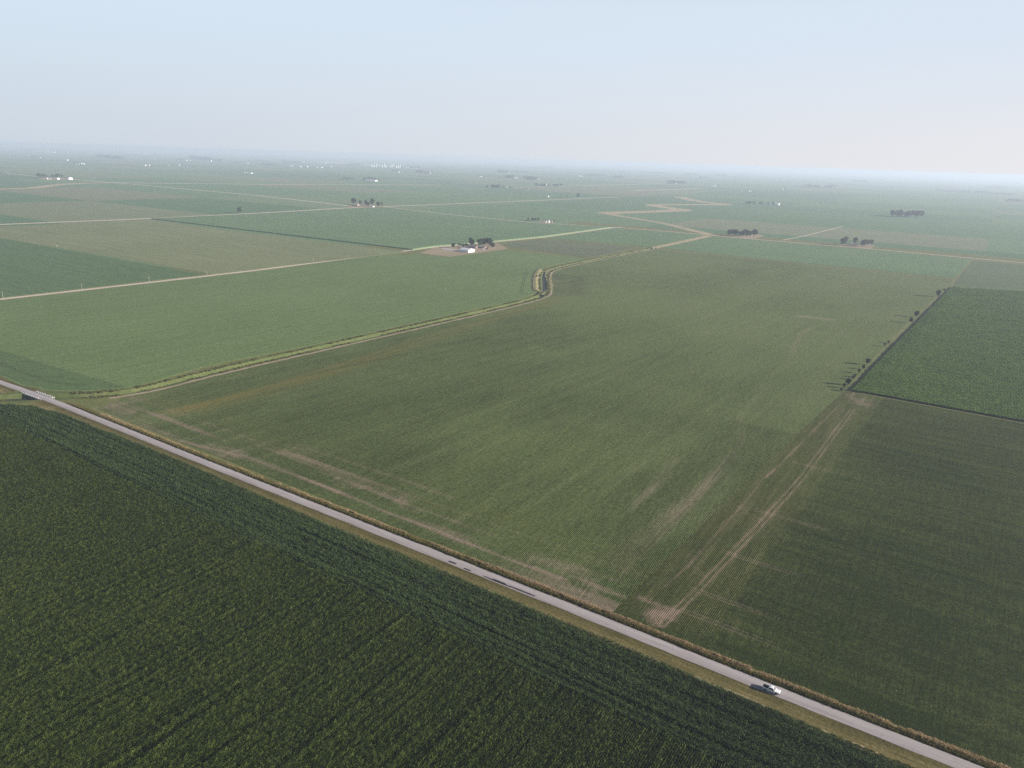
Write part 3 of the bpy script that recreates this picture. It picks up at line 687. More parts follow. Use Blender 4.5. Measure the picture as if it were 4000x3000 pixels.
def scatter(name, pts, rot, scl, idx, protos, label, kind='stuff'):
    col = bpy.data.collections.new(name + '_plants')
    for p in protos: col.objects.link(p)
    me = bpy.data.meshes.new(name)
    n = len(pts)
    me.vertices.add(n); me.vertices.foreach_set('co', np.asarray(pts, np.float32).ravel())
    for k, a in (('rot', rot), ('scl', scl)):
        at = me.attributes.new(k, 'FLOAT', 'POINT'); at.data.foreach_set('value', np.asarray(a, np.float32))
    at = me.attributes.new('idx', 'INT', 'POINT'); at.data.foreach_set('value', np.asarray(idx, np.int32))
    me.update()
    o = link(bpy.data.objects.new(name, me)); tag(o, label, None, None, kind)
    g = bpy.data.node_groups.new(name, 'GeometryNodeTree')
    g.interface.new_socket('Geometry', in_out='INPUT', socket_type='NodeSocketGeometry')
    g.interface.new_socket('Geometry', in_out='OUTPUT', socket_type='NodeSocketGeometry')
    gi = g.nodes.new('NodeGroupInput'); go = g.nodes.new('NodeGroupOutput')
    ci = g.nodes.new('GeometryNodeCollectionInfo'); ci.inputs['Collection'].default_value = col
    ci.inputs['Separate Children'].default_value = True; ci.inputs['Reset Children'].default_value = True
    ip = g.nodes.new('GeometryNodeInstanceOnPoints'); ip.inputs['Pick Instance'].default_value = True
    def na(nm, dt):
        a = g.nodes.new('GeometryNodeInputNamedAttribute'); a.data_type = dt; a.inputs['Name'].default_value = nm; return a.outputs['Attribute']
    cx = g.nodes.new('ShaderNodeCombineXYZ'); er = g.nodes.new('FunctionNodeEulerToRotation')
    L = g.links.new
    L(na('rot', 'FLOAT'), cx.inputs['Z']); L(cx.outputs[0], er.inputs[0]); L(er.outputs[0], ip.inputs['Rotation'])
    L(na('scl', 'FLOAT'), ip.inputs['Scale']); L(na('idx', 'INT'), ip.inputs['Instance Index'])
    L(gi.outputs[0], ip.inputs['Points']); L(ci.outputs[0], ip.inputs['Instance']); L(ip.outputs[0], go.inputs[0])
    o.modifiers.new('plants', 'NODES').node_group = g
    return o

def corn_plants(seed, length, nrows, space, nleaf, wide=1.0):
    """A few plants of maize along local Y: blades that rise, arch and droop, and a small tassel."""
    r = random.Random(seed); vs = []; fs = []
    for row in range(nrows):
        rx = (row-(nrows-1)/2)*.76; y = -length/2 + r.uniform(0, space)
        while y < length/2:
            ht = r.uniform(1.75, 2.2); cx = rx + r.gauss(0, .025); base = r.uniform(0, 6.28)
            for k in range(nleaf):
                a = (base if wide > 1 else math.pi/2) + math.pi*k + r.gauss(0, .45 if wide <= 1 else .75); z0 = ht*(.45+.55*k/(nleaf-1)) if nleaf > 1 else ht
                ln = r.uniform(.36, .62)*(1.0 if k < nleaf-2 else .8)*(1.25 if wide > 1 else 1); w = r.uniform(.05, .075)*wide
                dx, dy = math.cos(a), math.sin(a); px, py = -dy*w, dx*w
                up1, up2, up3 = r.uniform(.2, .32), r.uniform(.18, .34), r.uniform(-.15, .15)
                b = len(vs)
                for t, h, s in ((0, 0, .7), (.4, up1, 1), (.75, up2, .9)):
                    qx, qy = cx+dx*ln*t, y+dy*ln*t
                    vs += [(qx-px*s, qy-py*s, z0+h-.02), (qx+px*s, qy+py*s, z0+h+.02)]
                vs.append((cx+dx*ln, y+dy*ln, z0+up3))
                fs += [(b, b+1, b+3, b+2), (b+2, b+3, b+5, b+4), (b+4, b+5, b+6)]
            y += space*r.uniform(.8, 1.2)
    return vs, fs

def project(x, y, z):
    d = np.stack([x, y, z-CAM_H], -1); f = np.array(F); u = np.array(Uv); rr = np.array(Rv)
    w = d@f; return (d@rr)/w*2773/2000, (d@u)/w*2773/1500, w
def in_view(P_, mx=.14, my=.14):
    a, b, w = project(P_[:, 0], P_[:, 1], P_[:, 2]); return (w > 1) & (np.abs(a) < 1+mx) & (np.abs(b) < 1+my)

# near corn
EDGE_X = [-760, -640, -560, -539, -517, -487, -387, 200]; EDGE_Y = [88, 130, 178, 188, 200.6, 205.0, 207.4, 209.0]
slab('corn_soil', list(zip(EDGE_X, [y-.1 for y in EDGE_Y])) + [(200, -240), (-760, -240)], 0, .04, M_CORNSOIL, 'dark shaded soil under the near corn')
HEADW = 176.6
def near_corn():
    L = .80
    pts = []; rot = []; 
    # interior rows run along Y
    xs = np.arange(-700, 190, .76); ys = np.arange(-60, HEADW, L)
    X, Y = np.meshgrid(xs, ys, indexing='ij')
    X = X + rng.normal(0, .03, X.shape); Y = Y + rng.uniform(-.1, .1, Y.shape)
    ok = Y < np.interp(X, EDGE_X, EDGE_Y) - 1.2
    gap = (np.round(X/.76).astype(int) % 24 == 5) & (rng.random(X.shape) < .35)
    p1 = np.stack([X[ok & ~gap], Y[ok & ~gap], np.zeros((ok & ~gap).sum())], -1)
    r1 = np.where(rng.random(len(p1)) < .5, 0, math.pi)
    # headland rows run along X
    ys = np.arange(HEADW+.9, 208, .76); xs = np.arange(-700, 190, L)
    X, Y = np.meshgrid(xs, ys, indexing='ij')
    e = np.interp(X, EDGE_X, EDGE_Y)
    bend = np.clip((-470-X)/60, 0, 2.5)                 # rows follow the curved edge at the bridge
    Y = Y - bend*9; X = X + rng.uniform(-.1, .1, X.shape); Y = Y + rng.normal(0, .03, Y.shape)
    e = np.interp(X, EDGE_X, EDGE_Y)
    k = np.round((Y-HEADW+bend*9)/.76).astype(int)
    thin = np.isin(k, (9, 17, 25)) & (rng.random(X.shape) < .45)
    ok = (Y < e) & (Y > HEADW*1.0 - bend*9) & ~thin
    p2 = np.stack([X[ok], Y[ok], np.zeros(ok.sum())], -1)
    r2 = np.where(rng.random(len(p2)) < .5, math.pi/2, -math.pi/2)
    return p1, r1, p2, r2
p1, r1, p2, r2 = near_corn()
for nm, p_, r_, mat_, lab in (('corn_rows', p1, r1, M_CORN2, 'tall near corn planted in long straight rows at lower left'),
                              ('corn_headland', p2, r2, M_CORN, 'dark band of near corn with rows along the paved road')):
    m = in_view(p_); p_ = p_[m]; r_ = r_[m]
    prs = [proto('corn_plants', *corn_plants(11+i, .82, 1, .21, 6), mat_) for i in range(7)]
    hv = .86 + .30*fbm(p_[:, 0]*.05, p_[:, 1]*.05, 3)
    a_, b_ = (p_[:, 0], p_[:, 1]) if nm == 'corn_rows' else (p_[:, 1], p_[:, 0])
    hv *= .80 + .36*vnoise(np.round(a_/.76)*.61, b_*.022 + 3)*(.5 + vnoise(np.round(a_/.76/4)*.83 + 7, b_*.01))   # rows and planter passes stand unevenly
    hv *= np.where(rng.random(len(p_)) < .02, .8, 1.0)
    scatter(nm, p_, r_, hv*rng.uniform(.86, 1.12, len(p_)), rng.integers(0, 7, len(p_)), prs, lab)
    print(nm, len(p_))

# bright corn on the right
def right_corn():
    out = []; ro = []
    xs = np.arange(-75, 420, 2.0); ys = np.arange(612, 1345, 1.5)
    X, Y = np.meshgrid(xs, ys, indexing='ij')
    xw = np.interp(Y, [611, 819, 1319], [-68.5, -58.5, -32.5]); yn = np.interp(X, [-33, -5, 62, 420], [1306, 1313, 1344, 1420])
    ok = (X > xw + 9.2) & (Y < yn) & (Y > 612.3)
    p = np.stack([X[ok], Y[ok], 0*X[ok]], -1); r = np.full(len(p), math.pi/2)
    ys = np.arange(612.5, 1310, 2.0); P2 = []
    for k in range(6):
        P2.append(np.stack([np.interp(ys, [611, 819, 1319], [-68.5, -58.5, -32.5]) + .9 + 1.5*k, ys, 0*ys], -1))
    P2 = np.vstack(P2)
    return np.vstack([p, P2]), np.concatenate([r, np.zeros(len(P2))])
pr, rr_ = right_corn(); m = in_view(pr); pr, rr_ = pr[m], rr_[m]
prs = [proto('corn_plants', *corn_plants(71+i, 3.1, 3, .24, 7, 1.9), M_CORN3) for i in range(4)]
scatter('corn_block', pr, rr_ + np.where(rng.random(len(pr)) < .5, 0, math.pi), (.54+.16*fbm(pr[:, 0]*.03, pr[:, 1]*.03, 3)+.16*fbm(pr[:, 1]*.35, pr[:, 0]*.012, 2))*rng.uniform(.9, 1.1, len(pr)), rng.integers(0, 4, len(pr)), prs, 'bright green corn standing behind a dark shaded edge on the right')
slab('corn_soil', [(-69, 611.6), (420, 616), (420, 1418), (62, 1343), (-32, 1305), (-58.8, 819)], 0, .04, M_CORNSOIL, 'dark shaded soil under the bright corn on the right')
print('right corn', len(pr))

# tall grass on the far verge, tufts along the near one
def tuft(seed, n, h, spread, w=.05, lean=.35):
    r = random.Random(seed); vs = []; fs = []
    for _ in range(n):
        x, y = r.gauss(0, spread), r.gauss(0, spread); a = r.uniform(0, 6.28); hh = h*r.uniform(.6, 1.1)
        lx, ly = r.gauss(0, lean)*hh, r.gauss(0, lean)*hh; dx, dy = math.cos(a)*w, math.sin(a)*w; b = len(vs)
        vs += [(x-dx, y-dy, 0), (x+dx, y+dy, 0), (x+lx*.5+dx, y+ly*.5+dy, hh*.6), (x+lx*.5-dx, y+ly*.5-dy, hh*.6), (x+lx, y+ly, hh)]
        fs += [(b, b+1, b+2, b+3), (b+3, b+2, b+4)]
    return vs, fs
def road_y(x): return np.interp(x, [a for a, b in ROAD], [b for a, b in ROAD])
def verge_tufts(name, x0, x1, o0, o1, n, h, mat, label, spread=.22, bl=26, w=.05):
    x = rng.uniform(x0, x1, n); o = rng.uniform(o0, o1, n)
    keep = fbm(x*.15, o*.6+3, 3) > np.where((x < -130) & (o0 > 4), .44, .30)
    x, o = x[keep], o[keep]
    p = np.stack([x, road_y(x)+o, np.full(len(x), .04)], -1)
    prs = [proto('grass_tuft', *tuft(31+i, bl, h, spread, w), mat) for i in range(4)]
    scatter(name, p, rng.uniform(0, 6.28, len(p)), rng.uniform(.7, 1.25, len(p))*(.75+.5*fbm(x*.08, o, 2)), rng.integers(0, 4, len(p)), prs, label)
verge_tufts('tall_grass', -470, 130, 4.6, 6.5, 9000, .85, M_TALL, 'tall dry tan grass between the paved road and the bean fields')
verge_tufts('verge_grass', -500, 130, 3.5, 5.2, 9000, .75, M_TALLG, 'rank green grass right along the far edge of the paved road')
verge_tufts('verge_tufts', -480, 130, -11.6, -9.6, 4500, .4, M_TALLG, 'short yellow green tufts along the edge of the near corn')
# rough growth on the ditch banks
k = rng.integers(0, len(DL)-1, 5200); f_ = rng.random(5200)[:, None]; o = rng.choice([-1, 1], 5200)*rng.uniform(4.0, 8.2, 5200)
q = DL[k]*(1-f_) + DL[k+1]*f_ + DN[k]*o[:, None]
q = q[fbm(q[:, 0]*.05, q[:, 1]*.05, 3) > .42]
q = q[((q[:, 1] > 232) | (q[:, 1] < 196))]
prs = [proto('grass_tuft', *tuft(51+i, 30, .9, .5, .09), M_BANKTUFT) for i in range(4)]
scatter('bank_grass', np.hstack([q, np.full((len(q), 1), .03)]), rng.uniform(0, 6.28, len(q)), rng.uniform(.5, 1.2, len(q)), rng.integers(0, 4, len(q)), prs, 'rough grass growing along both banks of the drainage ditch')

# ------------------------------------------------------------------ bridge
br = empty('road_bridge', (-541, 215.2, 0), .045, 'short concrete road bridge with white guard rails over the drainage ditch', 'bridge')
box_obj('deck', -11.5, 11.5, -3.6, 3.6, -.75, .07, M_CONC, br)
box_obj('abutment', -11.4, -9.2, -3.4, 3.4, -2.6, -.76, M_CONC, br)
box_obj('abutment', 9.2, 11.4, -3.4, 3.4, -2.6, -.76, M_CONC, br)
for x in (-3, 3): box_obj('pier', x-.3, x+.3, -3.2, 3.2, -2.6, -.76, M_CONC, br)
for s, x0, x1 in ((-1, -14.5, 8.0), (1, -8.0, 14.5)):
    y = s*3.35
    bm = bmesh.new()
    add_box(bm, x0, x1, y-.05, y+.05, .62, .95); add_box(bm, x0, x1, y-.09, y-.051, .68, .78)
    rail = bm_obj('guard_rail', bm, M_STEEL, br)
    me0 = None; n = 11
    for i in range(n):
        px = x0 + .2 + (x1-x0-.4)*i/(n-1)
        if me0 is None:
            bm = bmesh.new(); add_box(bm, -.11, .11, -.11, .11, -.6, 1.02); p = bm_obj('post', bm, M_WHITE, rail); me0 = p.data
        else: p = link(bpy.data.objects.new('post', me0), rail)
        p.location = (px, y + s*.17, 0)
    bm = bmesh.new(); add_box(bm, -11.5, 11.5, s*3.75-.14, s*3.75+.14, -.8, .22); bm_obj('curb', bm, M_CONC, br)

# ------------------------------------------------------------------ pickup
def build_pickup():
    t = empty('pickup_truck', (-32.05, 218.55, .14), R(1.0), 'white crew cab pickup truck driving on the paved road', 'pickup truck')
    W = .98
    paint = M_PAINT
    # side outline with wheel arches, extruded across the width
    def arch(cx, r, n=8): return [(cx + r*math.cos(math.pi*(1-i/n)), .38 + r*math.sin(math.pi*(1-i/n))) for i in range(n+1)]
    low = [(-2.86, .55), (-2.82, .42)] + arch(-1.86, .50) + arch(1.82, .50) + [(2.78, .40), (2.92, .55)]
    top = [(2.93, .92), (2.86, 1.06), (2.60, 1.13), (1.35, 1.20), (.95, 1.22), (-.92, 1.22), (-.95, 1.20), (-2.84, 1.20)]
    out = low + top
    bm = bmesh.new(); n = len(out)
    def lim(x): return W - .06*max(0, (abs(x)-2.3)/.6)
    a = [bm.verts.new((x, -lim(x), z)) for x, z in out]; b = [bm.verts.new((x, lim(x), z)) for x, z in out]
    bm.faces.new(a); bm.faces.new(b[::-1])
    bedi = (out.index((-.95, 1.20)), out.index((-2.84, 1.20)))
    for i in range(n):
        j = (i+1) % n
        if i == bedi[0]: continue                       # the load bed stays open on top
        bm.faces.new((a[j], a[i], b[i], b[j]))
    body = bm_obj('body', bm, paint, t)
    md = body.modifiers.new('bevel', 'BEVEL'); md.width = .05; md.segments = 2; md.limit_method = 'ANGLE'
    # bed: rails, liner
    bm = bmesh.new(); add_box(bm, -2.84, -.95, -W, -W+.10, 1.19, 1.26); add_box(bm, -2.84, -.95, W-.10, W, 1.19, 1.26); add_box(bm, -1.03, -.93, -W, W, 1.19, 1.30)
    bm_obj('bed_rail', bm, paint, t)
    bm = bmesh.new(); add_box(bm, -2.74, -1.0, -W+.11, W-.11, .72, .80); add_box(bm, -2.74, -1.0, -W+.06, -W+.11, .75, 1.205); add_box(bm, -2.74, -1.0, W-.11, W-.06, .75, 1.205); add_box(bm, -1.05, -1.0, -W+.1, W-.1, .75, 1.2)
    bm_obj('bed_liner', bm, M_RUBBER, t)
    box_obj('bed_cover', -2.76, -.99, -W+.09, W-.09, 1.205, 1.235, M_RUBBER, t)
    bm = bmesh.new(); add_box(bm, -2.90, -2.78, -W+.10, W-.10, .62, 1.20)
    bm_obj('tailgate', bm, paint, t)
    bm = bmesh.new(); add_box(bm, -3.05, -2.87, -W+.05, W-.05, .46, .64); bm_obj('rear_bumper', bm, M_RUBBER, t)
    bm = bmesh.new(); add_box(bm, 2.90, 3.03, -W+.08, W-.08, .45, .66); bm_obj('front_bumper', bm, M_CHROME, t)
    bm = bmesh.new(); add_box(bm, 2.93, 2.97, -.55, .55, .70, .98); bm_obj('grille', bm, M_RUBBER, t)
    # cab: lofted sections
    secs = [(-.92, 1.21, .93), (-.80, 1.84, .74), (-.30, 1.93, .76), (.40, 1.92, .76), (.62, 1.86, .74), (1.38, 1.21, .92)]
    bm = bmesh.new(); A = []; B = []
    for x, z, w in secs:
        A.append(bm.verts.new((x, -w, z))); B.append(bm.verts.new((x, w, z)))
    for i in range(len(secs)-1): bm.faces.new((A[i], A[i+1], B[i+1], B[i]))
    bm.faces.new((B[0], A[0], A[-1], B[-1])[::-1])
    bm.faces.new(A[::-1]); bm.faces.new(B)
    cab = bm_obj('cab', bm, paint, t)
    md = cab.modifiers.new('bevel', 'BEVEL'); md.width = .04; md.segments = 2
    def pane(name, pts, parent=t, mat=M_TINT):
        n = len(pts); c = sum((Vector(p) for p in pts), Vector())/n
        nv = (Vector(pts[1])-Vector(pts[0])).cross(Vector(pts[2])-Vector(pts[0])).normalized()
        if nv.dot(c-Vector((0, 0, 1.2))) < 0: nv = -nv
        vs = [tuple(Vector(p)+nv*.015) for p in pts] + [tuple(Vector(p)-nv*.01) for p in pts]
        fs = [tuple(range(n)), tuple(range(2*n-1, n-1, -1))] + [(i, (i+1) % n, n+(i+1) % n, n+i) for i in range(n)]
        return mesh_obj(name, vs, fs, mat, parent)
    pane('windscreen', [(1.28, -.80, 1.29), (1.28, .80, 1.29), (.70, .66, 1.80), (.70, -.66, 1.80)], mat=M_SCREEN)
    pane('rear_window', [(-.905, -.74, 1.30), (-.905, .74, 1.30), (-.82, .62, 1.74), (-.82, -.62, 1.74)])
    for s in (-1, 1):
        yb, yt = s*.912, s*.775
        pane('side_window', [(-.72, yb, 1.29), (-.04, yb, 1.29), (-.04, yt, 1.78), (-.62, yt, 1.76)])
        pane('side_window', [(.06, yb, 1.29), (1.06, yb, 1.29), (.60, yt, 1.76), (.06, yt, 1.78)])
        for x0, x1 in ((-.86, -.02), (.03, 1.12)):
            d = box_obj('door', x0, x1, s*W-.012, s*W+.012, .52, 1.17, paint, t)
            box_obj('handle', x0+.08, x0+.26, s*(W+.016)-.012, s*(W+.016)+.012, 1.02, 1.06, M_CHROME, d)
        bm = bmesh.new(); add_box(bm, .98, 1.14, min(s*1.0, s*1.22), max(s*1.0, s*1.22), 1.22, 1.44); bm_obj('mirror', bm, paint, t)
        bm = bmesh.new(); add_box(bm, 2.80, 2.955, min(s*.60, s*.90), max(s*.60, s*.90), .80, 1.0); bm_obj('headlight', bm, M_LAMP, t)
        bm = bmesh.new(); add_box(bm, -2.885, -2.80, min(s*.86, s*.99), max(s*.86, s*.99), .78, 1.12); bm_obj('tail_light', bm, M_RED, t)
        for x in (-1.86, 1.82):
            bm = bmesh.new()
            bmesh.ops.create_cone(bm, cap_ends=True, segments=20, radius1=.40, radius2=.40, depth=.27, matrix=Matrix.Translation((x, s*.86, .40-.02)) @ Matrix.Rotation(R(90), 4, 'X'))
            wh = bm_obj('wheel', bm, M_RUBBER, t)
            bm = bmesh.new()
            bmesh.ops.create_cone(bm, cap_ends=True, segments=14, radius1=.23, radius2=.20, depth=.04, matrix=Matrix.Translation((x, s*1.005, .38)) @ Matrix.Rotation(R(90), 4, 'X'))
            bm_obj('rim', bm, M_CHROME, wh)
    return t
build_pickup()

# ------------------------------------------------------------------ utility poles
def make_pole():
    t = empty('utility_pole', (0, 0, 0))
    bm = bmesh.new(); add_cyl(bm, 0, 0, 0, 1.0, .017, .011, 8); bm_obj('post', bm, M_POLE, t)
    bm = bmesh.new(); add_cyl(bm, 0, 0, 1.0, 1.03, .008, .005, 6); bm_obj('insulator', bm, M_CERAMIC, t)
    bm = bmesh.new(); add_box(bm, -.03, .03, -.006, .006, .90, .912); bm_obj('bracket', bm, M_POLE, t)
    return t
def copy_tree(o, parent=None):
    c = o.copy(); C.objects.link(c); c.parent = parent
    for ch in o.children: copy_tree(ch, c)
    return c
ORD = ['first', 'second', 'third', 'fourth', 'fifth', 'sixth', 'seventh', 'eighth', 'ninth', 'tenth', 'eleventh', 'twelfth', 'thirteenth', 'fourteenth']
def nth(i, n):
    if n == 1: return 'only'
    if i == 0: return 'leftmost'
    if i == n-1: return 'rightmost'
    return ORD[i] + ' from left'
POLE0 = make_pole(); pole_used = [False]
def poles(items, where, group):
    for i, (x, y, h) in enumerate(items):
        o = POLE0 if not pole_used[0] else copy_tree(POLE0)
        pole_used[0] = True
        o.location = (x, y, 0); o.scale = (h, h, h); o.rotation_euler = (0, 0, R(90)+random.uniform(-.05, .05))
        o.rotation_euler.x = random.uniform(-.01, .01)
        tag(o, 'wooden utility pole %s, %s' % (where, nth(i, len(items))), 'utility pole', group)
poles([(-926.5, 350.9, 8.2), (-921.1, 435.6, 8.2), (-914.6, 518.1, 8.1), (-912.0, 601.8, 6.9), (-907.0, 791.4, 7.5), (-906.1, 868.0, 7.5), (-896.9, 936.5, 7.3), (-891.2, 1051.1, 5.9)], 'beside the gravel road left of the white shed', 'utility poles along the gravel road')
poles([(-881.1, 1519.4, 11.8), (-866.7, 1656.2, 9.9), (-851.3, 1832.9, 9.9)], 'on the road between white shed and crossroad', 'utility poles towards the crossroad')
poles([(-1627.6, 1834.4, 8.5), (-1522.1, 1817.8, 11.6), (-1415.1, 1795.3, 11.2), (-1314.2, 1774.8, 10.9), (-1199.1, 1769.9, 10.5)], 'on the thin road right of the crossroads house', 'utility poles from the crossroads house')
poles([(-995.2, 1789.6, 10.1), (-906.0, 1808.7, 9.9), (-779.0, 1834.3, 8.3), (-708.3, 1836.8, 8.9)], 'along the crossroad below the winding creek', 'utility poles along the crossroad')
tag(mesh_obj('marker_post', [], [], M_WHITE), None) if False else None
x, y, h = (-1346.0, 605.9, 3.1)
mk = empty('field_marker', (x, y, 0), 0, 'small white marker standing at the edge of the streaky green field', 'marker')
bm = bmesh.new(); add_box(bm, -.12, .12, -.12, .12, 0, h*.75); bm_obj('post', bm, M_WHITE, mk)
bm = bmesh.new(); add_box(bm, -.5, .5, -.06, .06, h*.75, h*1.05); bm_obj('board', bm, M_WHITE, mk)
# ------------------------------------------------------------------ trees
def crown_mesh(seed, rx, rz, cz, nclump, nleaf, size, mat, ragged=0.0):
    r = random.Random(seed); vs = []; fs = []
    cl = []
    for i in range(nclump):
        while True:
            d = Vector((r.gauss(0, 1), r.gauss(0, 1), r.gauss(0, 1))).normalized()
            k = r.uniform(.35, 1.0)**.6
            p = Vector((d.x*rx*k*.78, d.y*rx*k*.78, cz + d.z*rz*k*.8))
            if p.z > .10: break
        cl.append((p, r.uniform(.6, 1.15)*rx*.42*(1+ragged*r.uniform(-.4, .5))))
    for p, rad in cl:
        for _ in range(nleaf):
            d = Vector((r.gauss(0, 1), r.gauss(0, 1), r.gauss(0, 1)+.15)).normalized()
            c = p + d*rad*r.uniform(.55, 1.05)
            nrm = (d + Vector((r.gauss(0, .55), r.gauss(0, .55), r.gauss(0, .55)))).normalized()
            u = nrm.orthogonal().normalized(); v = nrm.cross(u); a = r.uniform(0, 6.28)
            u, v = u*math.cos(a)+v*math.sin(a), v*math.cos(a)-u*math.sin(a)
            s = size*r.uniform(.6, 1.3); b = len(vs)
            vs += [tuple(c-u*s), tuple(c+v*s*.6), tuple(c+u*s), tuple(c-v*s*.6)]
            fs.append((b, b+1, b+2, b+3))
    me = bpy.data.meshes.new('crown'); me.from_pydata(vs, [], fs); me.materials.append(mat); me.update()
    return me
def trunk_mesh(seed, rx, cz):
    r = random.Random(seed); bm = bmesh.new()
    add_cyl(bm, 0, 0, 0, cz, .032, .016, 7)
    for i in range(5):
        a = r.uniform(0, 6.28); z0 = r.uniform(.2, cz); e = Vector((math.cos(a)*rx*.7, math.sin(a)*rx*.7, z0+r.uniform(.12, .3)))
        b = Vector((0, 0, z0)); d = (e-b).normalized(); u = d.orthogonal().normalized(); v = d.cross(u)
        A = [bm.verts.new(b+(u*math.cos(k*2.09)+v*math.sin(k*2.09))*.013) for k in range(3)]
        t = bm.verts.new(e)
        for k in range(3): bm.faces.new((A[k], A[(k+1) % 3], t))
    me = bpy.data.meshes.new('trunk'); bm.to_mesh(me); bm.free(); me.materials.append(M_BARK); return me
KINDS = {'round': [], 'tall': [], 'bush': [], 'pale': []}
for i in range(4): KINDS['round'].append((crown_mesh(100+i, .40, .40, .58, 22, 80, .055, M_TREE, .5), trunk_mesh(i, .36, .45)))
for i in range(3): KINDS['tall'].append((crown_mesh(200+i, .27, .44, .55, 20, 80, .05, M_TREE, .5), trunk_mesh(9+i, .25, .5)))
for i in range(3): KINDS['bush'].append((crown_mesh(300+i, .55, .42, .48, 14, 60, .06, M_TREE, .5), trunk_mesh(19+i, .4, .35)))
for i in range(2): KINDS['pale'].append((crown_mesh(400+i, .30, .44, .56, 16, 46, .042, M_TREE2, .8), trunk_mesh(29+i, .28, .55)))
NAMES = {'round': 'broadleaf_tree', 'tall': 'tall_tree', 'bush': 'bush', 'pale': 'pale_tree'}
def tree(x, y, h, kind, label, group=None, fat=1.0):
    ms = random.choice(KINDS[kind])
    t = empty(NAMES[kind], (x, y, 0), random.uniform(0, 6.28), label, 'bush' if kind == 'bush' else 'tree', group)
    h *= 1.1
    t.scale = (h*fat, h*fat, h)
    link(bpy.data.objects.new('trunk', ms[1]), t); link(bpy.data.objects.new('crown', ms[0]), t)
    return t
KW = {'round': 'dark rounded tree', 'tall': 'dark narrow tree', 'bush': 'low dark bush', 'pale': 'pale thin tree'}
def trees(where, items, group=None):
    """items: ((x, y, h), kind, width factor) from left to right; every tree gets its own place in the row."""
    n = len(items)
    for i, it in enumerate(items):
        (x, y, h), kind = it[0], it[1]; fat = it[2] if len(it) > 2 else 1.0
        tree(x, y, h, kind, '%s %s, %s' % (KW[kind], where, nth(i, n)) if n > 1 else '%s %s' % (KW[kind], where), group or ('trees ' + where), fat)
def grove(where, a, b, n, depth, h, group, kinds=('round', 'tall', 'round', 'round'), label=None):
    """A tight stand whose single trees cannot be told apart: one label, one group."""
    for i in range(n):
        f = (i+.5)/n + random.uniform(-.3, .3)/n
        x = a[0]+(b[0]-a[0])*f + random.uniform(-.5, .5)*depth*fw.x; y = a[1]+(b[1]-a[1])*f + random.uniform(-.5, .5)*depth*fw.y
        tree(x, y, h*random.uniform(.72, 1.08), random.choice(kinds), label or ('dark tree packed into ' + where), group, random.uniform(.85, 1.25))

trees('beside the white shed farmstead', [
    ((-871.7, 1114.6, 9.6), 'round', 1.0), ((-857.4, 1112.5, 2.5), 'bush'), ((-863.5, 1136.2, 6.6), 'round', .9), ((-862.0, 1144.2, 8.2), 'tall', 1.1), ((-876.2, 1179.4, 17.2), 'tall', 1.15), ((-877.4, 1184.6, 8.9), 'bush', 1.1),
    ((-854.5, 1178.1, 14.5), 'round', 1.05), ((-852.5, 1186.9, 15.6), 'round', 1.0), ((-850.5, 1195.7, 16.2), 'round', .9), ((-812.1, 1145.4, 4.5), 'bush', .9), ((-841.5, 1192.9, 16.6), 'tall', 1.2), ((-822.8, 1176.2, 13.8), 'pale', 1.2), ((-818.9, 1174.3, 9.2), 'round', 1.0)])
tree(*(-1773.4, 1289.6), (-1773.4, 1289.6, 18.8)[2], 'tall', 'lone dark tree standing beside the long tan gravel road', None, 1.25)
trees('around the crossroads house', [
    ((-1878.8, 1833.6, 20.7), 'round', 1.1), ((-1778.1, 1760.7, 4.3), 'bush', 1.3), ((-1848.0, 1836.4, 16.1), 'round', .8), ((-1801.6, 1816.9, 21.1), 'tall', 1.0), ((-1789.2, 1814.0, 14.9), 'round', 1.0), ((-1791.0, 1835.7, 25.6), 'tall', 1.1), ((-1754.1, 1826.6, 16.6), 'round', 1.0), ((-1783.1, 1875.3, 13.4), 'round', .8)])
trees('by the small crossroad farmstead', [
    ((-1119.3, 1766.8, 3.7), 'bush'), ((-1114.7, 1773.3, 10.3), 'tall', .9), ((-1116.8, 1798.9, 9.0), 'round'), ((-1108.7, 1795.9, 8.9), 'round', .9), ((-1110.7, 1807.5, 9.0), 'tall', 1.1), ((-1115.1, 1830.4, 7.6), 'round', 1.1), ((-1051.4, 1812.8, 5.9), 'bush', .75)])
trees('in the grove by the crossroad', [
    ((-558.6, 1861.1, 13.9), 'round', .9), ((-554.3, 1866.4, 15.2), 'round', .9), ((-549.9, 1871.8, 15.2), 'round', .9), ((-543.4, 1870.1, 15.8), 'round', .85), ((-538.1, 1876.6, 13.2), 'pale', 1.1), ((-532.1, 1874.3, 11.9), 'tall', 1.2), ((-523.2, 1866.2, 15.7), 'round', .85), ((-517.9, 1872.7, 19.7), 'tall', 1.2),
    ((-514.5, 1876.8, 14.4), 'round', .9), ((-511.7, 1889.8, 13.2), 'round', .9), ((-508.8, 1912.5, 17.3), 'tall', 1.2), ((-505.4, 1916.7, 16.0), 'round', .8)])
trees('at the scattered homestead on the right', [
    ((-298.0, 1836.1, 3.0), 'bush', 1.4), ((-284.8, 1851.2, 17.6), 'tall', 1.0), ((-279.3, 1857.5, 20.6), 'pale', .95), ((-267.0, 1918.7, 15.5), 'round', .85), ((-242.7, 1861.7, 15.0), 'round', .8), ((-237.7, 1867.4, 16.8), 'tall', 1.1), ((-231.9, 1881.4, 16.3), 'pale', 1.0), ((-228.5, 1900.5, 14.6), 'pale', 1.0)])
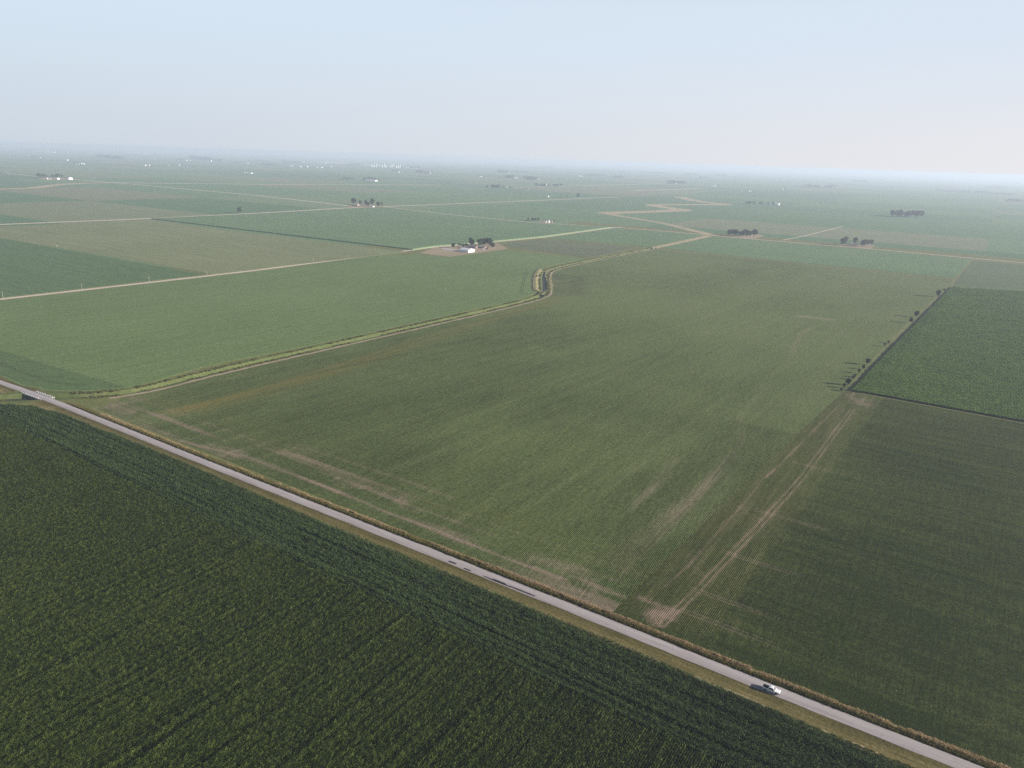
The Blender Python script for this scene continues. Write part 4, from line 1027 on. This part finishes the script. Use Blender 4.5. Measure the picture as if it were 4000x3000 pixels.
trees('on the boundary beside the bright corn', [
    ((-75.3, 606.7, 2.7), 'bush'), ((-74.9, 615.7, 4.2), 'round', .8), ((-74.0, 627.1, 6.4), 'round', .8), ((-73.3, 648.0, 3.7), 'round', .8), ((-72.9, 657.0, 3.1), 'bush', .9), ((-72.3, 672.3, 4.5), 'round', .7), ((-71.1, 689.8, 4.4), 'round', .8), ((-70.2, 708.9, 6.4), 'round', .85), ((-66.8, 799.8, 4.2), 'round', .8), ((-65.7, 818.7, 3.2), 'bush'),
    ((-57.4, 952.5, 6.7), 'round', .8), ((-55.4, 998.0, 7.9), 'round', .85), ((-44.2, 1190.6, 10.0), 'round', .75), ((-40.5, 1262.1, 3.5), 'bush')], 'bushes along the field boundary')
trees('on the bank of the kinked ditch', [((-561.6, 924.4, 3.5), 'bush', .9), ((-483.3, 801.3, 2.0), 'bush', 1.2)])
tree(*(-476.5, 577.7), (-476.5, 577.7, 1.4)[2], 'bush', 'single small bush on the ditch track beside the large bean field')
trees('on the bends of the winding creek', [((-1093.2, 2273.6, 2.6), 'bush'), ((-1055.5, 2569.6, 3.8), 'bush'), ((-1043.7, 2760.7, 4.0), 'bush')])
trees('in the line behind the far white shed', [((-1736.3, 3003.3, 3.6), 'bush'), ((-1739.3, 3043.5, 11.0), 'tall'), ((-1707.4, 3019.4, 9.7), 'tall'), ((-1710.7, 3058.6, 12.2), 'tall', .8), ((-1694.9, 3140.4, 22.3), 'round', .8)])
trees('beside the pale barn right of the creek', [((-883.9, 3587.5, 14.6), 'tall', 1.2)])
grove('the long low grove left of the pale barn', (-986.3, 3509.1), (-904.1, 3587.0), 9, 60, (-952.5, 3534.7, 14.6)[2], 'grove left of the pale barn')
grove('the lone oblong grove right of the winding creek', (-340.7, 3228.5), (-245.0, 3306.2), 20, 70, (-298.2, 3292.0, 26.6)[2], 'lone oblong grove')
grove('the grove behind the left farmstead sheds', (-4153.2, 1833.2), (-4144.7, 1949.3), 13, 60, (-4148.8, 1893.0, 20.1)[2], 'grove of the left farmstead')
grove('the left one of two dark far groves', (-2526.3, 3563.1), (-2472.0, 3639.9), 10, 90, (-2511.2, 3613.1, 21.4)[2], 'left far grove')
tree(*(-2477.4, 3725.2), (-2477.4, 3725.2, 9.3)[2], 'bush', 'small clump right of the left far grove and its white shed')
grove('the long one of two dark far groves', (-2583.2, 4179.4), (-2473.9, 4317.9), 15, 120, (-2555.5, 4282.7, 20.8)[2], 'long far grove')

def treeline(a, b, h, label, depth=60.0):
    """Far wood that reads as one mass: leaf masses heaped along a line."""
    h *= 1.4
    r = random.Random(int(a[0])); L = math.hypot(b[0]-a[0], b[1]-a[1]); n = int(min(900, max(120, L/2.0))); vs = []; fs = []
    for _ in range(n):
        f = r.random(); top = h*(.55+.6*float(vnoise(np.array(f*L/55+a[0]), np.array(3.3)))); z = top*r.random()**.6
        x = a[0]+(b[0]-a[0])*f + r.uniform(-.5, .5)*depth; y = a[1]+(b[1]-a[1])*f + r.uniform(-.5, .5)*depth
        d = Vector((r.gauss(0, 1), r.gauss(0, 1), r.gauss(0, .8))).normalized(); u = d.orthogonal().normalized(); v = d.cross(u)
        s = h*r.uniform(.16, .34); c = Vector((x, y, max(z, s*.5))); q = len(vs)
        vs += [tuple(c-u*s), tuple(c-v*s), tuple(c+u*s), tuple(c+v*s)]; fs.append((q, q+1, q+2, q+3))
    return tag(mesh_obj('treeline', vs, fs, M_TREE), label, None, None, 'stuff')
for a, b, hp, lab in (
    ((-11104.3, 5748.4), (-9800.2, 5381.1), (-10426.2, 5564.2, 28.6), 'dark strip of wood near the left horizon'),
    ((-9919.4, 4335.1), (-9809.2, 4343.4), (-9944.5, 4369.1, 12.6), 'small far wood at far left'),
    ((-17627.1, 7533.9), (-17782.6, 7864.9), (-17982.6, 7819.1, 22.6), 'faint wood on the horizon at far left'),
    ((-9480.0, 6534.8), (-9393.2, 6607.4), (-9534.7, 6639.6, 22.3), 'far wood beside a small white shed'),
    ((-8468.0, 6127.2), (-8375.2, 6164.7), (-8502.9, 6207.5, 13.6), 'far wood left of the long white shed'),
    ((-9996.3, 6319.6), (-9868.8, 6322.2), (-10034.3, 6384.0, 15.0), 'thin far tree strip left of two sheds'),
    ((-11988.3, 7821.4), (-9826.2, 6705.9), (-11057.5, 7369.4, 29.5), 'faint broad far wood above the long white shed'),
    ((-7422.2, 5787.3), (-7497.1, 6012.5), (-7589.8, 5998.2, 19.0), 'far grove left of the row of town sheds'),
    ((-9199.9, 7519.7), (-9237.2, 7897.4), (-9332.4, 7816.4, 20.1), 'far tree strip above the town sheds'),
    ((-9883.5, 7570.4), (-9455.9, 7514.9), (-9780.5, 7635.8, 16.2), 'far tree strip left of the wheat field'),
    ((-8442.6, 8128.5), (-8428.2, 8442.0), (-8530.5, 8377.0, 20.2), 'far tree strip left of the grain elevator'),
    ((-3698.1, 3513.4), (-3726.2, 3615.9), (-3731.0, 3575.4, 8.7), 'low wood left of the long white barn'),
    ((-3635.4, 3688.3), (-3627.3, 3749.8), (-3631.4, 3718.9, 12.4), 'trees behind the long white barn'),
    ((-5002.9, 5806.2), (-5006.4, 5866.4), (-5004.4, 5831.9, 21.1), 'far clump left of two white sheds'),
    ((-4864.5, 5759.5), (-4866.9, 5818.6), (-4865.7, 5788.9, 15.6), 'far clump between two white sheds'),
    ((-5441.9, 5927.8), (-5447.2, 5977.9), (-5444.3, 5950.5, 13.8), 'far clump by a low white shed under the elevator'),
    ((-7031.0, 7973.1), (-6815.7, 7943.5), (-6922.7, 7958.2, 18.0), 'far tree strip right of the grain elevator'),
    ((-5184.6, 7551.5), (-5196.3, 7733.5), (-5190.2, 7638.6, 25.5), 'far grove left of a white shed'),
    ((-3763.4, 5620.2), (-3759.5, 5665.2), (-3761.5, 5642.6, 21.1), 'far clump left of two small white sheds'),
    ((-3456.7, 5456.5), (-3402.4, 5475.3), (-3451.9, 5495.2, 24.7), 'far grove above the long dark grove'),
    ((-4228.0, 7997.3), (-4139.7, 8341.2), (-4221.8, 8243.1, 15.9), 'far tree strip right of two white sheds'),
    ((-3657.7, 7652.0), (-3585.6, 7681.7), (-3651.7, 7726.9, 17.6), 'far wood above the winding creek'),
    ((-6314.7, 11864.2), (-5475.7, 12073.7), (-5963.5, 12086.3, 18.5), 'long faint tree line on the horizon'),
    ((-7763.0, 12427.7), (-7523.4, 12677.4), (-7637.7, 12523.2, 20.2), 'short faint tree line on the horizon'),
    ((-5613.6, 8467.0), (-5133.5, 8116.0), (-5418.1, 8359.3, 13.8), 'faint tree line left of the short horizon line'),
    ((-5504.1, 12514.5), (-4898.7, 12257.6), (-5129.0, 12214.9, 18.0), 'faint tree line on the horizon above the creek'),
    ((-4448.7, 11951.7), (-4336.6, 12337.0), (-4447.5, 12266.7, 21.9), 'faint far wood right of the horizon tree line'),
    ((-3410.4, 9714.0), (-3321.5, 9786.0), (-3399.8, 9837.0, 17.5), 'faint far clump right of the creek'),
    ((-4115.0, 12465.0), (-3998.9, 12700.4), (-4108.3, 12732.4, 22.3), 'faint far wood on the right horizon'),
    ((-2523.7, 6404.0), (-2507.3, 6481.8), (-2516.0, 6440.7, 18.8), 'far clump left of a small white house'),
    ((-2500.3, 6514.9), (-2440.7, 6553.2), (-2487.1, 6577.6, 16.7), 'far clump right of a small white house'),
    ((-1538.4, 7322.2), (-1465.0, 7577.2), (-1507.6, 7429.3, 17.1), 'far grove behind a single white shed'),
    ((-1402.6, 7617.2), (-1362.3, 7755.0), (-1382.6, 7685.6, 17.5), 'far grove left of two white sheds'),
    ((-1838.0, 12033.2), (-1670.8, 12017.8), (-1756.9, 12009.6, 22.9), 'faint wood on the right horizon'),
    ((77.6, 5999.1), (149.6, 6082.4), (111.7, 6065.8, 12.2), 'far grove at the right edge'),
    ((-499.7, 8124.9), (-286.9, 8192.0), (-409.5, 8113.5, 12.2), 'left end of the long tree line at right'),
    ((-286.9, 8192.0), (97.2, 7935.9), (-99.4, 8089.2, 14.2), 'long hazy tree line at right'),
    ((-144.1, 11680.1), (59.9, 12125.7), (-45.6, 12011.3, 17.4), 'faint wood above the long tree line at right'),
    ):
    treeline(a, b, hp[2], lab)
trees('by the far left farm with three white sheds', [((-6973.4, 3373.3, 16.1), 'round'), ((-6983.9, 3400.4, 16.1), 'round'), ((-7086.4, 3473.1, 16.4), 'round'), ((-7093.1, 3490.0, 16.5), 'round')])
trees('standing alone on the far left plain', [((-7439.6, 3074.5, 11.5), 'round')])
trees('near the small sheds above the lone tree', [((-7008.0, 4302.5, 10.3), 'bush'), ((-7029.6, 4365.4, 10.4), 'bush'), ((-7076.4, 4501.9, 15.8), 'round'), ((-7398.2, 4930.5, 11.3), 'round')])
trees('along the lane of the long white barn', [((-3760.5, 3678.4, 8.9), 'bush'), ((-3639.9, 3653.7, 10.5), 'round'), ((-3587.2, 3743.2, 8.8), 'bush'), ((-3548.8, 3728.0, 7.0), 'bush')])
trees('on the far plain above the left far grove', [((-3830.2, 5486.8, 18.5), 'tall')])
trees('above the long dark grove', [((-3431.4, 5660.6, 13.8), 'round')])
trees('beside the low house above the creek', [((-2203.0, 6701.8, 9.5), 'round'), ((-2073.9, 6430.9, 13.6), 'bush')])
trees('alone on the hazy plain at right', [((-2497.8, 8317.5, 17.3), 'bush'), ((-1520.3, 6191.1, 8.4), 'bush'), ((-1478.2, 6320.5, 16.9), 'round'), ((-305.5, 6716.7, 6.0), 'bush'), ((-206.4, 5973.4, 7.1), 'bush')])

# ------------------------------------------------------------------ buildings
def gable(name, label, cat, group, x, y, L, W, hw, hr, rz=0.0, wall=None, roof=None, doors=0, windows=0, over=.35, hip=0.0, chimney=False):
    wall = wall or M_WHITE; roof = roof or M_WROOF
    t = empty(name, (x, y, 0), rz, label, cat, group)
    bm = bmesh.new(); l, w = L/2, W/2; hp = hip*w
    v = [bm.verts.new(p) for p in ((-l,-w,0),(l,-w,0),(l,w,0),(-l,w,0),(-l,-w,hw),(l,-w,hw),(l,w,hw),(-l,w,hw),(-l+hp,0,hw+hr-.03),(l-hp,0,hw+hr-.03))]
    for f in ((0,1,5,4),(2,3,7,6),(1,2,6,9,5) if not hip else (1,2,6,5),(3,0,4,8,7) if not hip else (3,0,4,7)): bm.faces.new([v[i] for i in f])
    bm_obj('wall', bm, wall, t)
    bm = bmesh.new(); lo, w2 = l+over, w+over; zo = hw-over*hr/w
    th = .18
    vs = []
    for z in (0, th):
        vs += [bm.verts.new(p) for p in ((-lo,-w2,zo+z),(lo,-w2,zo+z),(lo-hp*1.02,0,hw+hr+z),(-lo+hp*1.02,0,hw+hr+z),(lo,w2,zo+z),(-lo,w2,zo+z))]
    for f in ((6,7,8,9),(9,8,10,11),(0,3,2,1),(3,5,4,2),(0,1,7,6),(4,5,11,10)): bm.faces.new([vs[i] for i in f])
    if hip:
        for f in ((1,2,8,7),(2,4,10,8),(0,6,9,3),(3,9,11,5),(7,8,10),(9,6,11)): bm.faces.new([vs[i] for i in f])
    else:
        for f in ((1,2,8,7),(2,4,10,8),(3,0,6,9),(5,3,9,11)): bm.faces.new([vs[i] for i in f])
    rf = bm_obj('roof', bm, roof, t)
    if chimney: box_obj('chimney', -.5, .3, .3, 1.1, hw+.4, hw+hr+1.0, M_BRICK, rf)
    for i in range(doors):
        cx = -l + L*(i+1)/(doors+1)
        box_obj('door', cx-1.6, cx+1.6, -w-.06, -w+.02, .02, min(hw*.85, 4.0), M_DOOR, t)
    if windows:
        for s in (-1, 1):
            for i in range(windows):
                cx = -l + L*(i+.5)/windows
                if s < 0 and abs(cx) < .9: continue
                fr = box_obj('window', cx-.75, cx+.75, s*w-.05, s*w+.05, 1.0, 2.1, M_WHITE, t)
                box_obj('pane', cx-.62, cx+.62, s*(w+.06)-.02, s*(w+.06)+.02, 1.1, 2.0, M_GLASS, fr)
        box_obj('door', -.5, .5, -w-.06, -w+.02, .05, 2.1, M_DOOR, t)
    return t

sh = gable('machine_shed', 'large white machine shed with a bright gable on the dry lawn', 'shed', None, -818.5, 1089.5, 21, 19, 4.2, 2.9, R(-4), M_WHITE, M_WROOF, 0, 0, .3)
box_obj('door', 10.46, 10.56, -3.2, 3.2, .05, 3.9, M_WHITE, sh)
box_obj('door', -2.0, 2.0, -9.56, -9.46, .05, 3.6, M_WHITE, sh)
gable('farmhouse', 'brown brick farmhouse with a grey roof behind the white shed', 'house', None, *(-848.3, 1147.2), 19, 9.5, 2.9, 2.4, R(3), M_BRICK, M_GROOF, 0, 5, .6, 0, True)
gable('farmhouse', 'long house with a pale green roof under the big farmstead trees', 'house', None, *(-834.2, 1157.1), 18, 8.5, 2.8, 1.9, R(3), M_BRICK, M_GRNROOF, 0, 5, .6)
def small_van(x, y, rz, label):
    t = empty('parked_van', (x, y, .09), rz, label, 'van')
    bm = bmesh.new(); pr = [(-2.4, .4), (2.4, .4), (2.45, 1.0), (1.5, 1.15), (.9, 1.9), (-2.3, 1.95)]
    a = [bm.verts.new((px, -.95, z)) for px, z in pr]; b = [bm.verts.new((px, .95, z)) for px, z in pr]
    bm.faces.new(a); bm.faces.new(b[::-1])
    for i in range(6): bm.faces.new((a[(i+1) % 6], a[i], b[i], b[(i+1) % 6]))
    o = bm_obj('body', bm, M_PAINT, t); md = o.modifiers.new('bevel', 'BEVEL'); md.width = .12; md.segments = 2
    box_obj('side_window', -1.9, .7, -.97, -.94, 1.2, 1.7, M_TINT, t); box_obj('side_window', -1.9, .7, .94, .97, 1.2, 1.7, M_TINT, t)
    for xx in (-1.5, 1.5):
        for s in (-1, 1):
            bm = bmesh.new(); bmesh.ops.create_cone(bm, cap_ends=True, segments=12, radius1=.36, radius2=.36, depth=.22, matrix=Matrix.Translation((xx, s*.88, .36)) @ Matrix.Rotation(R(90), 4, 'X'))
            bm_obj('wheel', bm, M_RUBBER, t)
small_van(*(-818.3, 1138.5), R(6), 'small white van parked on the gravel yard of the farmstead')
gable('farmhouse', 'low brown house with a rose coloured hip roof at the crossroads', 'house', None, *(-1809.7, 1777.7), 24, 15, 4.2, 4.5, R(3), M_BRICK, M_PINKROOF, 0, 5, .8, .8)
gable('long_shed', 'long low white shed at the crossroads under the trees', 'shed', None, *(-1760.6, 1803.1), 17, 7, 2.6, 1.2, R(-4))
gable('shed', 'white shed on the small crossroad farmstead', 'shed', None, *(-1059.5, 1794.7), 6.5, 6, 4.2, 2.2)
gable('shed', 'tiny white hut left of the white crossroad shed', 'shed', None, *(-1064.2, 1788.2), 2.4, 3, 3.2, 1.0)
gable('barn', 'low tan barn right of the white crossroad shed', 'barn', None, *(-1058.8, 1809.4), 9, 6, 2.6, 1.4, 0, M_TANWALL, M_PINKROOF)
gable('shed', 'low rose roofed shed between the trees of the scattered homestead', 'shed', None, *(-265.0, 1889.4), 18, 8, 2.4, 1.6, 0, M_TANWALL, M_PINKROOF)

def barns(where, items, noun='white shed', group=None, wall=None, roof=None):
    n = len(items)
    for i, it in enumerate(items):
        x, y, w, h = it[:4] if not isinstance(it[0], tuple) else it[0]
        L = max(4, w*.92); W = min(max(4, L*.55), 16); h = min(h, L*.9)
        if L < 14: L = L*.8; W = L*.8
        gable('shed', '%s %s%s' % (noun, where, '' if n == 1 else ', ' + nth(i, n)), 'shed', group or ('sheds ' + where), x, y, L, W, h*.62, h*.38, random.choice((0, 0, R(90) if L < 20 else 0)), wall, roof, 0, 0, .3)
def barn(x, y, L, W, h, label, rz=0.0, wall=None, roof=None):
    gable('barn', label, 'barn', None, x, y, L, W, h*.62, h*.38, rz, wall, roof, 1, 0, .4)

barns('of the left farmstead below its grove', [(-3971.1, 1794.1, 6.4, 6.4), (-3969.7, 1806.6, 5.1, 5.8), (-3937.6, 1825.2, 23.1, 9.0)])
barn(*(-3902.6, 1866.8), 20, 19, 13, 'tall grain shed with a bright end wall at the right of the left farmstead', 0, M_WHITE, M_BIN)
barns('of the far left farm beside its tree clump', [(-6949.4, 3405.5, 7.8, 7.8), (-6958.8, 3430.1, 7.9, 8.3), (-7105.6, 3521.2, 21.3, 8.5), (-6931.6, 3454.4, 18.5, 10.2)])
barns('standing alone on the far left plain', [(-8489.0, 4060.3, 41.7, 11.1)], 'long white shed')
barns('beside a faint tree clump at far left', [(-9583.7, 4282.1, 21.3, 6.7)], 'low white shed')
barns('in the far left village', [(-15371.3, 6986.7, 19.6, 16.7), (-15893.9, 7264.7, 30.5, 28.0), (-15431.5, 7140.3, 19.9, 14.9), (-15318.3, 7134.0, 19.8, 16.8)])
barns('on the horizon at the left edge', [(-18533.9, 7634.6, 34.1, 17.1)], 'faint white shed')
barns('just under the left pale wheat field', [(-13320.9, 6887.4, 18.0, 13.5), (-16488.1, 8679.3, 22.4, 14.6), (-11406.1, 6489.7, 16.1, 12.1), (-16381.3, 9533.4, 23.3, 17.5), (-10707.1, 6379.4, 19.3, 10.0)], 'tiny white shed')
barns('in pairs above the lone tree', [(-6680.7, 3887.3, 16.7, 8.6), (-6786.3, 3985.9, 14.6, 14.6), (-6819.4, 4204.8, 15.0, 5.0), (-6912.5, 4372.1, 18.0, 10.3)])
barns('far above the pair of sheds', [(-9606.4, 6192.6, 32.4, 12.2), (-9654.4, 6279.0, 21.8, 8.7), (-9351.0, 6404.9, 25.3, 15.2)])
barns('faint on the horizon above them', [(-17621.1, 12009.9, 74.6, 13.6)], 'long faint white shed')
barns('far off left of the town', [(-8192.1, 6110.5, 112.7, 11.3)], 'very long white shed')
barns('of the farm below the very long shed', [(-4907.0, 3646.6, 8.0, 10.9), (-4881.0, 3648.1, 6.7, 7.1), (-4776.0, 3601.4, 35.1, 7.8)])
barns('in the row of town sheds', [(-7271.1, 6055.8, 15.6, 12.5), (-7038.0, 5895.2, 24.3, 12.1), (-6846.0, 5849.7, 35.8, 11.9), (-6878.7, 5973.4, 54.5, 9.1), (-6593.5, 5886.9, 11.8, 10.0), (-6610.7, 5960.1, 35.7, 11.9), (-6951.2, 6424.7, 25.4, 9.5)])
barns('beside the wheat field on the horizon', [(-10094.5, 8715.3, 17.7, 17.7), (-9373.9, 8527.7, 38.1, 16.9), (-9182.2, 8391.2, 16.6, 20.8), (-15153.1, 14238.5, 48.7, 20.9)])
barn(*(-3491.9, 3578.2), 88, 26, 8, 'very long white barn with trees behind it, middle distance', 0)
barns('left of the very long white barn', [(-3711.8, 3738.4, 7.2, 7.2)], 'small white shed')
barns('under the grain elevator', [(-5206.0, 5720.8, 44.9, 9.0), (-6801.9, 7639.9, 17.5, 12.6), (-7166.1, 8093.1, 14.8, 22.2), (-6791.5, 7828.8, 17.7, 11.4)])
barns('right of the grain elevator by dark clumps', [(-4898.4, 5763.7, 14.3, 10.4), (-4831.9, 5784.7, 18.1, 14.2)])
barns('on the faint horizon right of the elevator', [(-10077.0, 12993.4, 62.2, 13.6), (-10791.8, 14224.5, 49.1, 12.3)], 'faint white shed')
barns('above the left far grove', [(-4052.0, 5575.1, 31.0, 6.2), (-5244.6, 7816.8, 13.0, 17.6)])
barns('right of the left far grove', [(-2575.7, 3832.1, 9.6, 6.4)], 'small white shed')
barns('in front of the long dark grove', [(-2643.7, 4368.0, 7.1, 5.3), (-2687.4, 4499.4, 10.0, 10.0)], 'small white house')
barns('above the long dark grove', [(-3758.2, 5680.3, 7.1, 6.1), (-3729.7, 5684.3, 13.0, 10.8), (-3702.8, 5673.2, 11.7, 10.8), (-3436.8, 5616.8, 11.4, 8.2)])
barns('standing alone above the thin gravel road', [(-1806.8, 3039.7, 16.0, 8.0)], 'bright white shed')
barns('far right of the long dark grove', [(-4057.4, 7506.5, 23.5, 12.9), (-4054.7, 7569.7, 14.8, 11.8)])
barns('under the long horizon tree line', [(-5318.0, 10447.1, 16.1, 16.1)], 'tiny white shed')
barns('between tree clumps above the creek', [(-2504.7, 6494.2, 9.4, 9.4), (-2451.2, 6387.8, 11.6, 8.3)], 'small white house')
barns('low on the plain right of the creek', [(-2073.8, 6251.2, 11.0, 6.6), (-2037.2, 6215.6, 17.5, 11.0)], 'small white house')
barns('in the open right of the creek', [(-1542.3, 5331.2, 8.3, 7.4), (-1498.3, 5354.0, 11.1, 9.2), (-1482.3, 5349.1, 7.4, 6.2)])
barns('faint on the horizon right of the creek', [(-4789.3, 12534.4, 13.6, 13.6), (-3309.7, 12017.9, 28.7, 12.3)], 'faint white shed')
barns('by a dark tree on the hazy plain', [(-1461.3, 6181.6, 10.4, 12.4)])
barns('in front of a far grove at right', [(-1526.3, 7452.0, 12.3, 14.7)])
barns('right of a far grove at right', [(-1359.8, 7676.3, 14.9, 9.0), (-1319.7, 7725.9, 12.5, 12.5)])
barns('at the right edge by a far grove', [(139.6, 6091.7, 7.0, 10.5)])
barn(*(-872.5, 3608.3), 24, 17, 11, 'pale white barn right of the long low grove', 0)
barns('left of the pale white barn', [(-906.7, 3637.4, 5.6, 4.9)], 'small white shed')

# grain elevator on the horizon
BINW = bpy.data.meshes.new('wall'); bm = bmesh.new(); add_cyl(bm, 0, 0, 0, .82, .5, .5, 16); bm.to_mesh(BINW); bm.free(); BINW.materials.append(M_BIN)
BINR = bpy.data.meshes.new('roof'); bm = bmesh.new(); add_cyl(bm, 0, 0, .825, 1.0, .53, .04, 16); bm.to_mesh(BINR); bm.free(); BINR.materials.append(M_WROOF)
bins = [(-7346.4, 7540.4, 25.0, 32.1), (-7290.1, 7527.6, 24.9, 35.5), (-7236.1, 7521.8, 21.3, 42.5), (-7252.2, 7584.1, 28.5, 39.2), (-7200.0, 7585.0, 28.4, 39.1), (-7146.2, 7579.0, 24.8, 46.0), (-7087.8, 7552.3, 17.6, 42.3), (-7043.1, 7580.8, 24.7, 35.2), (-7054.7, 7629.2, 21.2, 38.9), (-6996.8, 7602.3, 21.1, 42.2), (-6945.8, 7603.2, 21.1, 35.1), (-6958.6, 7658.4, 17.6, 38.8), (-6901.3, 7631.5, 17.6, 49.2)]
for i, (x, y, w, h) in enumerate(bins):
    tall = i in (2, 5, 9, 12)
    t = empty('concrete_silo' if tall else 'grain_bin', (x, y, 0), 0, ('tall pale silo' if tall else 'wide grey grain bin') + ' of the far grain elevator, %s of its row' % nth(i, len(bins)) if i < 12 else 'tall pale silo at the right end of the far grain elevator',
              'silo' if tall else 'grain bin', 'bins of the far grain elevator')
    t.scale = (w*(.75 if tall else 1), w*(.75 if tall else 1), h*(1.15 if tall else .9))
    link(bpy.data.objects.new('wall', BINW), t); link(bpy.data.objects.new('roof', BINR), t)

# ------------------------------------------------------------------ haze
bm = bmesh.new(); add_box(bm, -40000, 40000, -40000, 40000, -3.5, CAM_H+6)
hz = bm_obj('haze', bm, None); tag(hz, 'pale morning haze lying over the whole plain', None, None, 'stuff')
hm = bpy.data.materials.new('haze'); hm.use_nodes = True; t = hm.node_tree; t.nodes.clear()
o = t.nodes.new('ShaderNodeOutputMaterial'); v = t.nodes.new('ShaderNodeVolumePrincipled')
v.inputs['Color'].default_value = (*HAZE_COL, 1); v.inputs['Density'].default_value = HAZE_D; v.inputs['Anisotropy'].default_value = .16
t.links.new(v.outputs[0], o.inputs['Volume'])
hz.data.materials.append(hm)
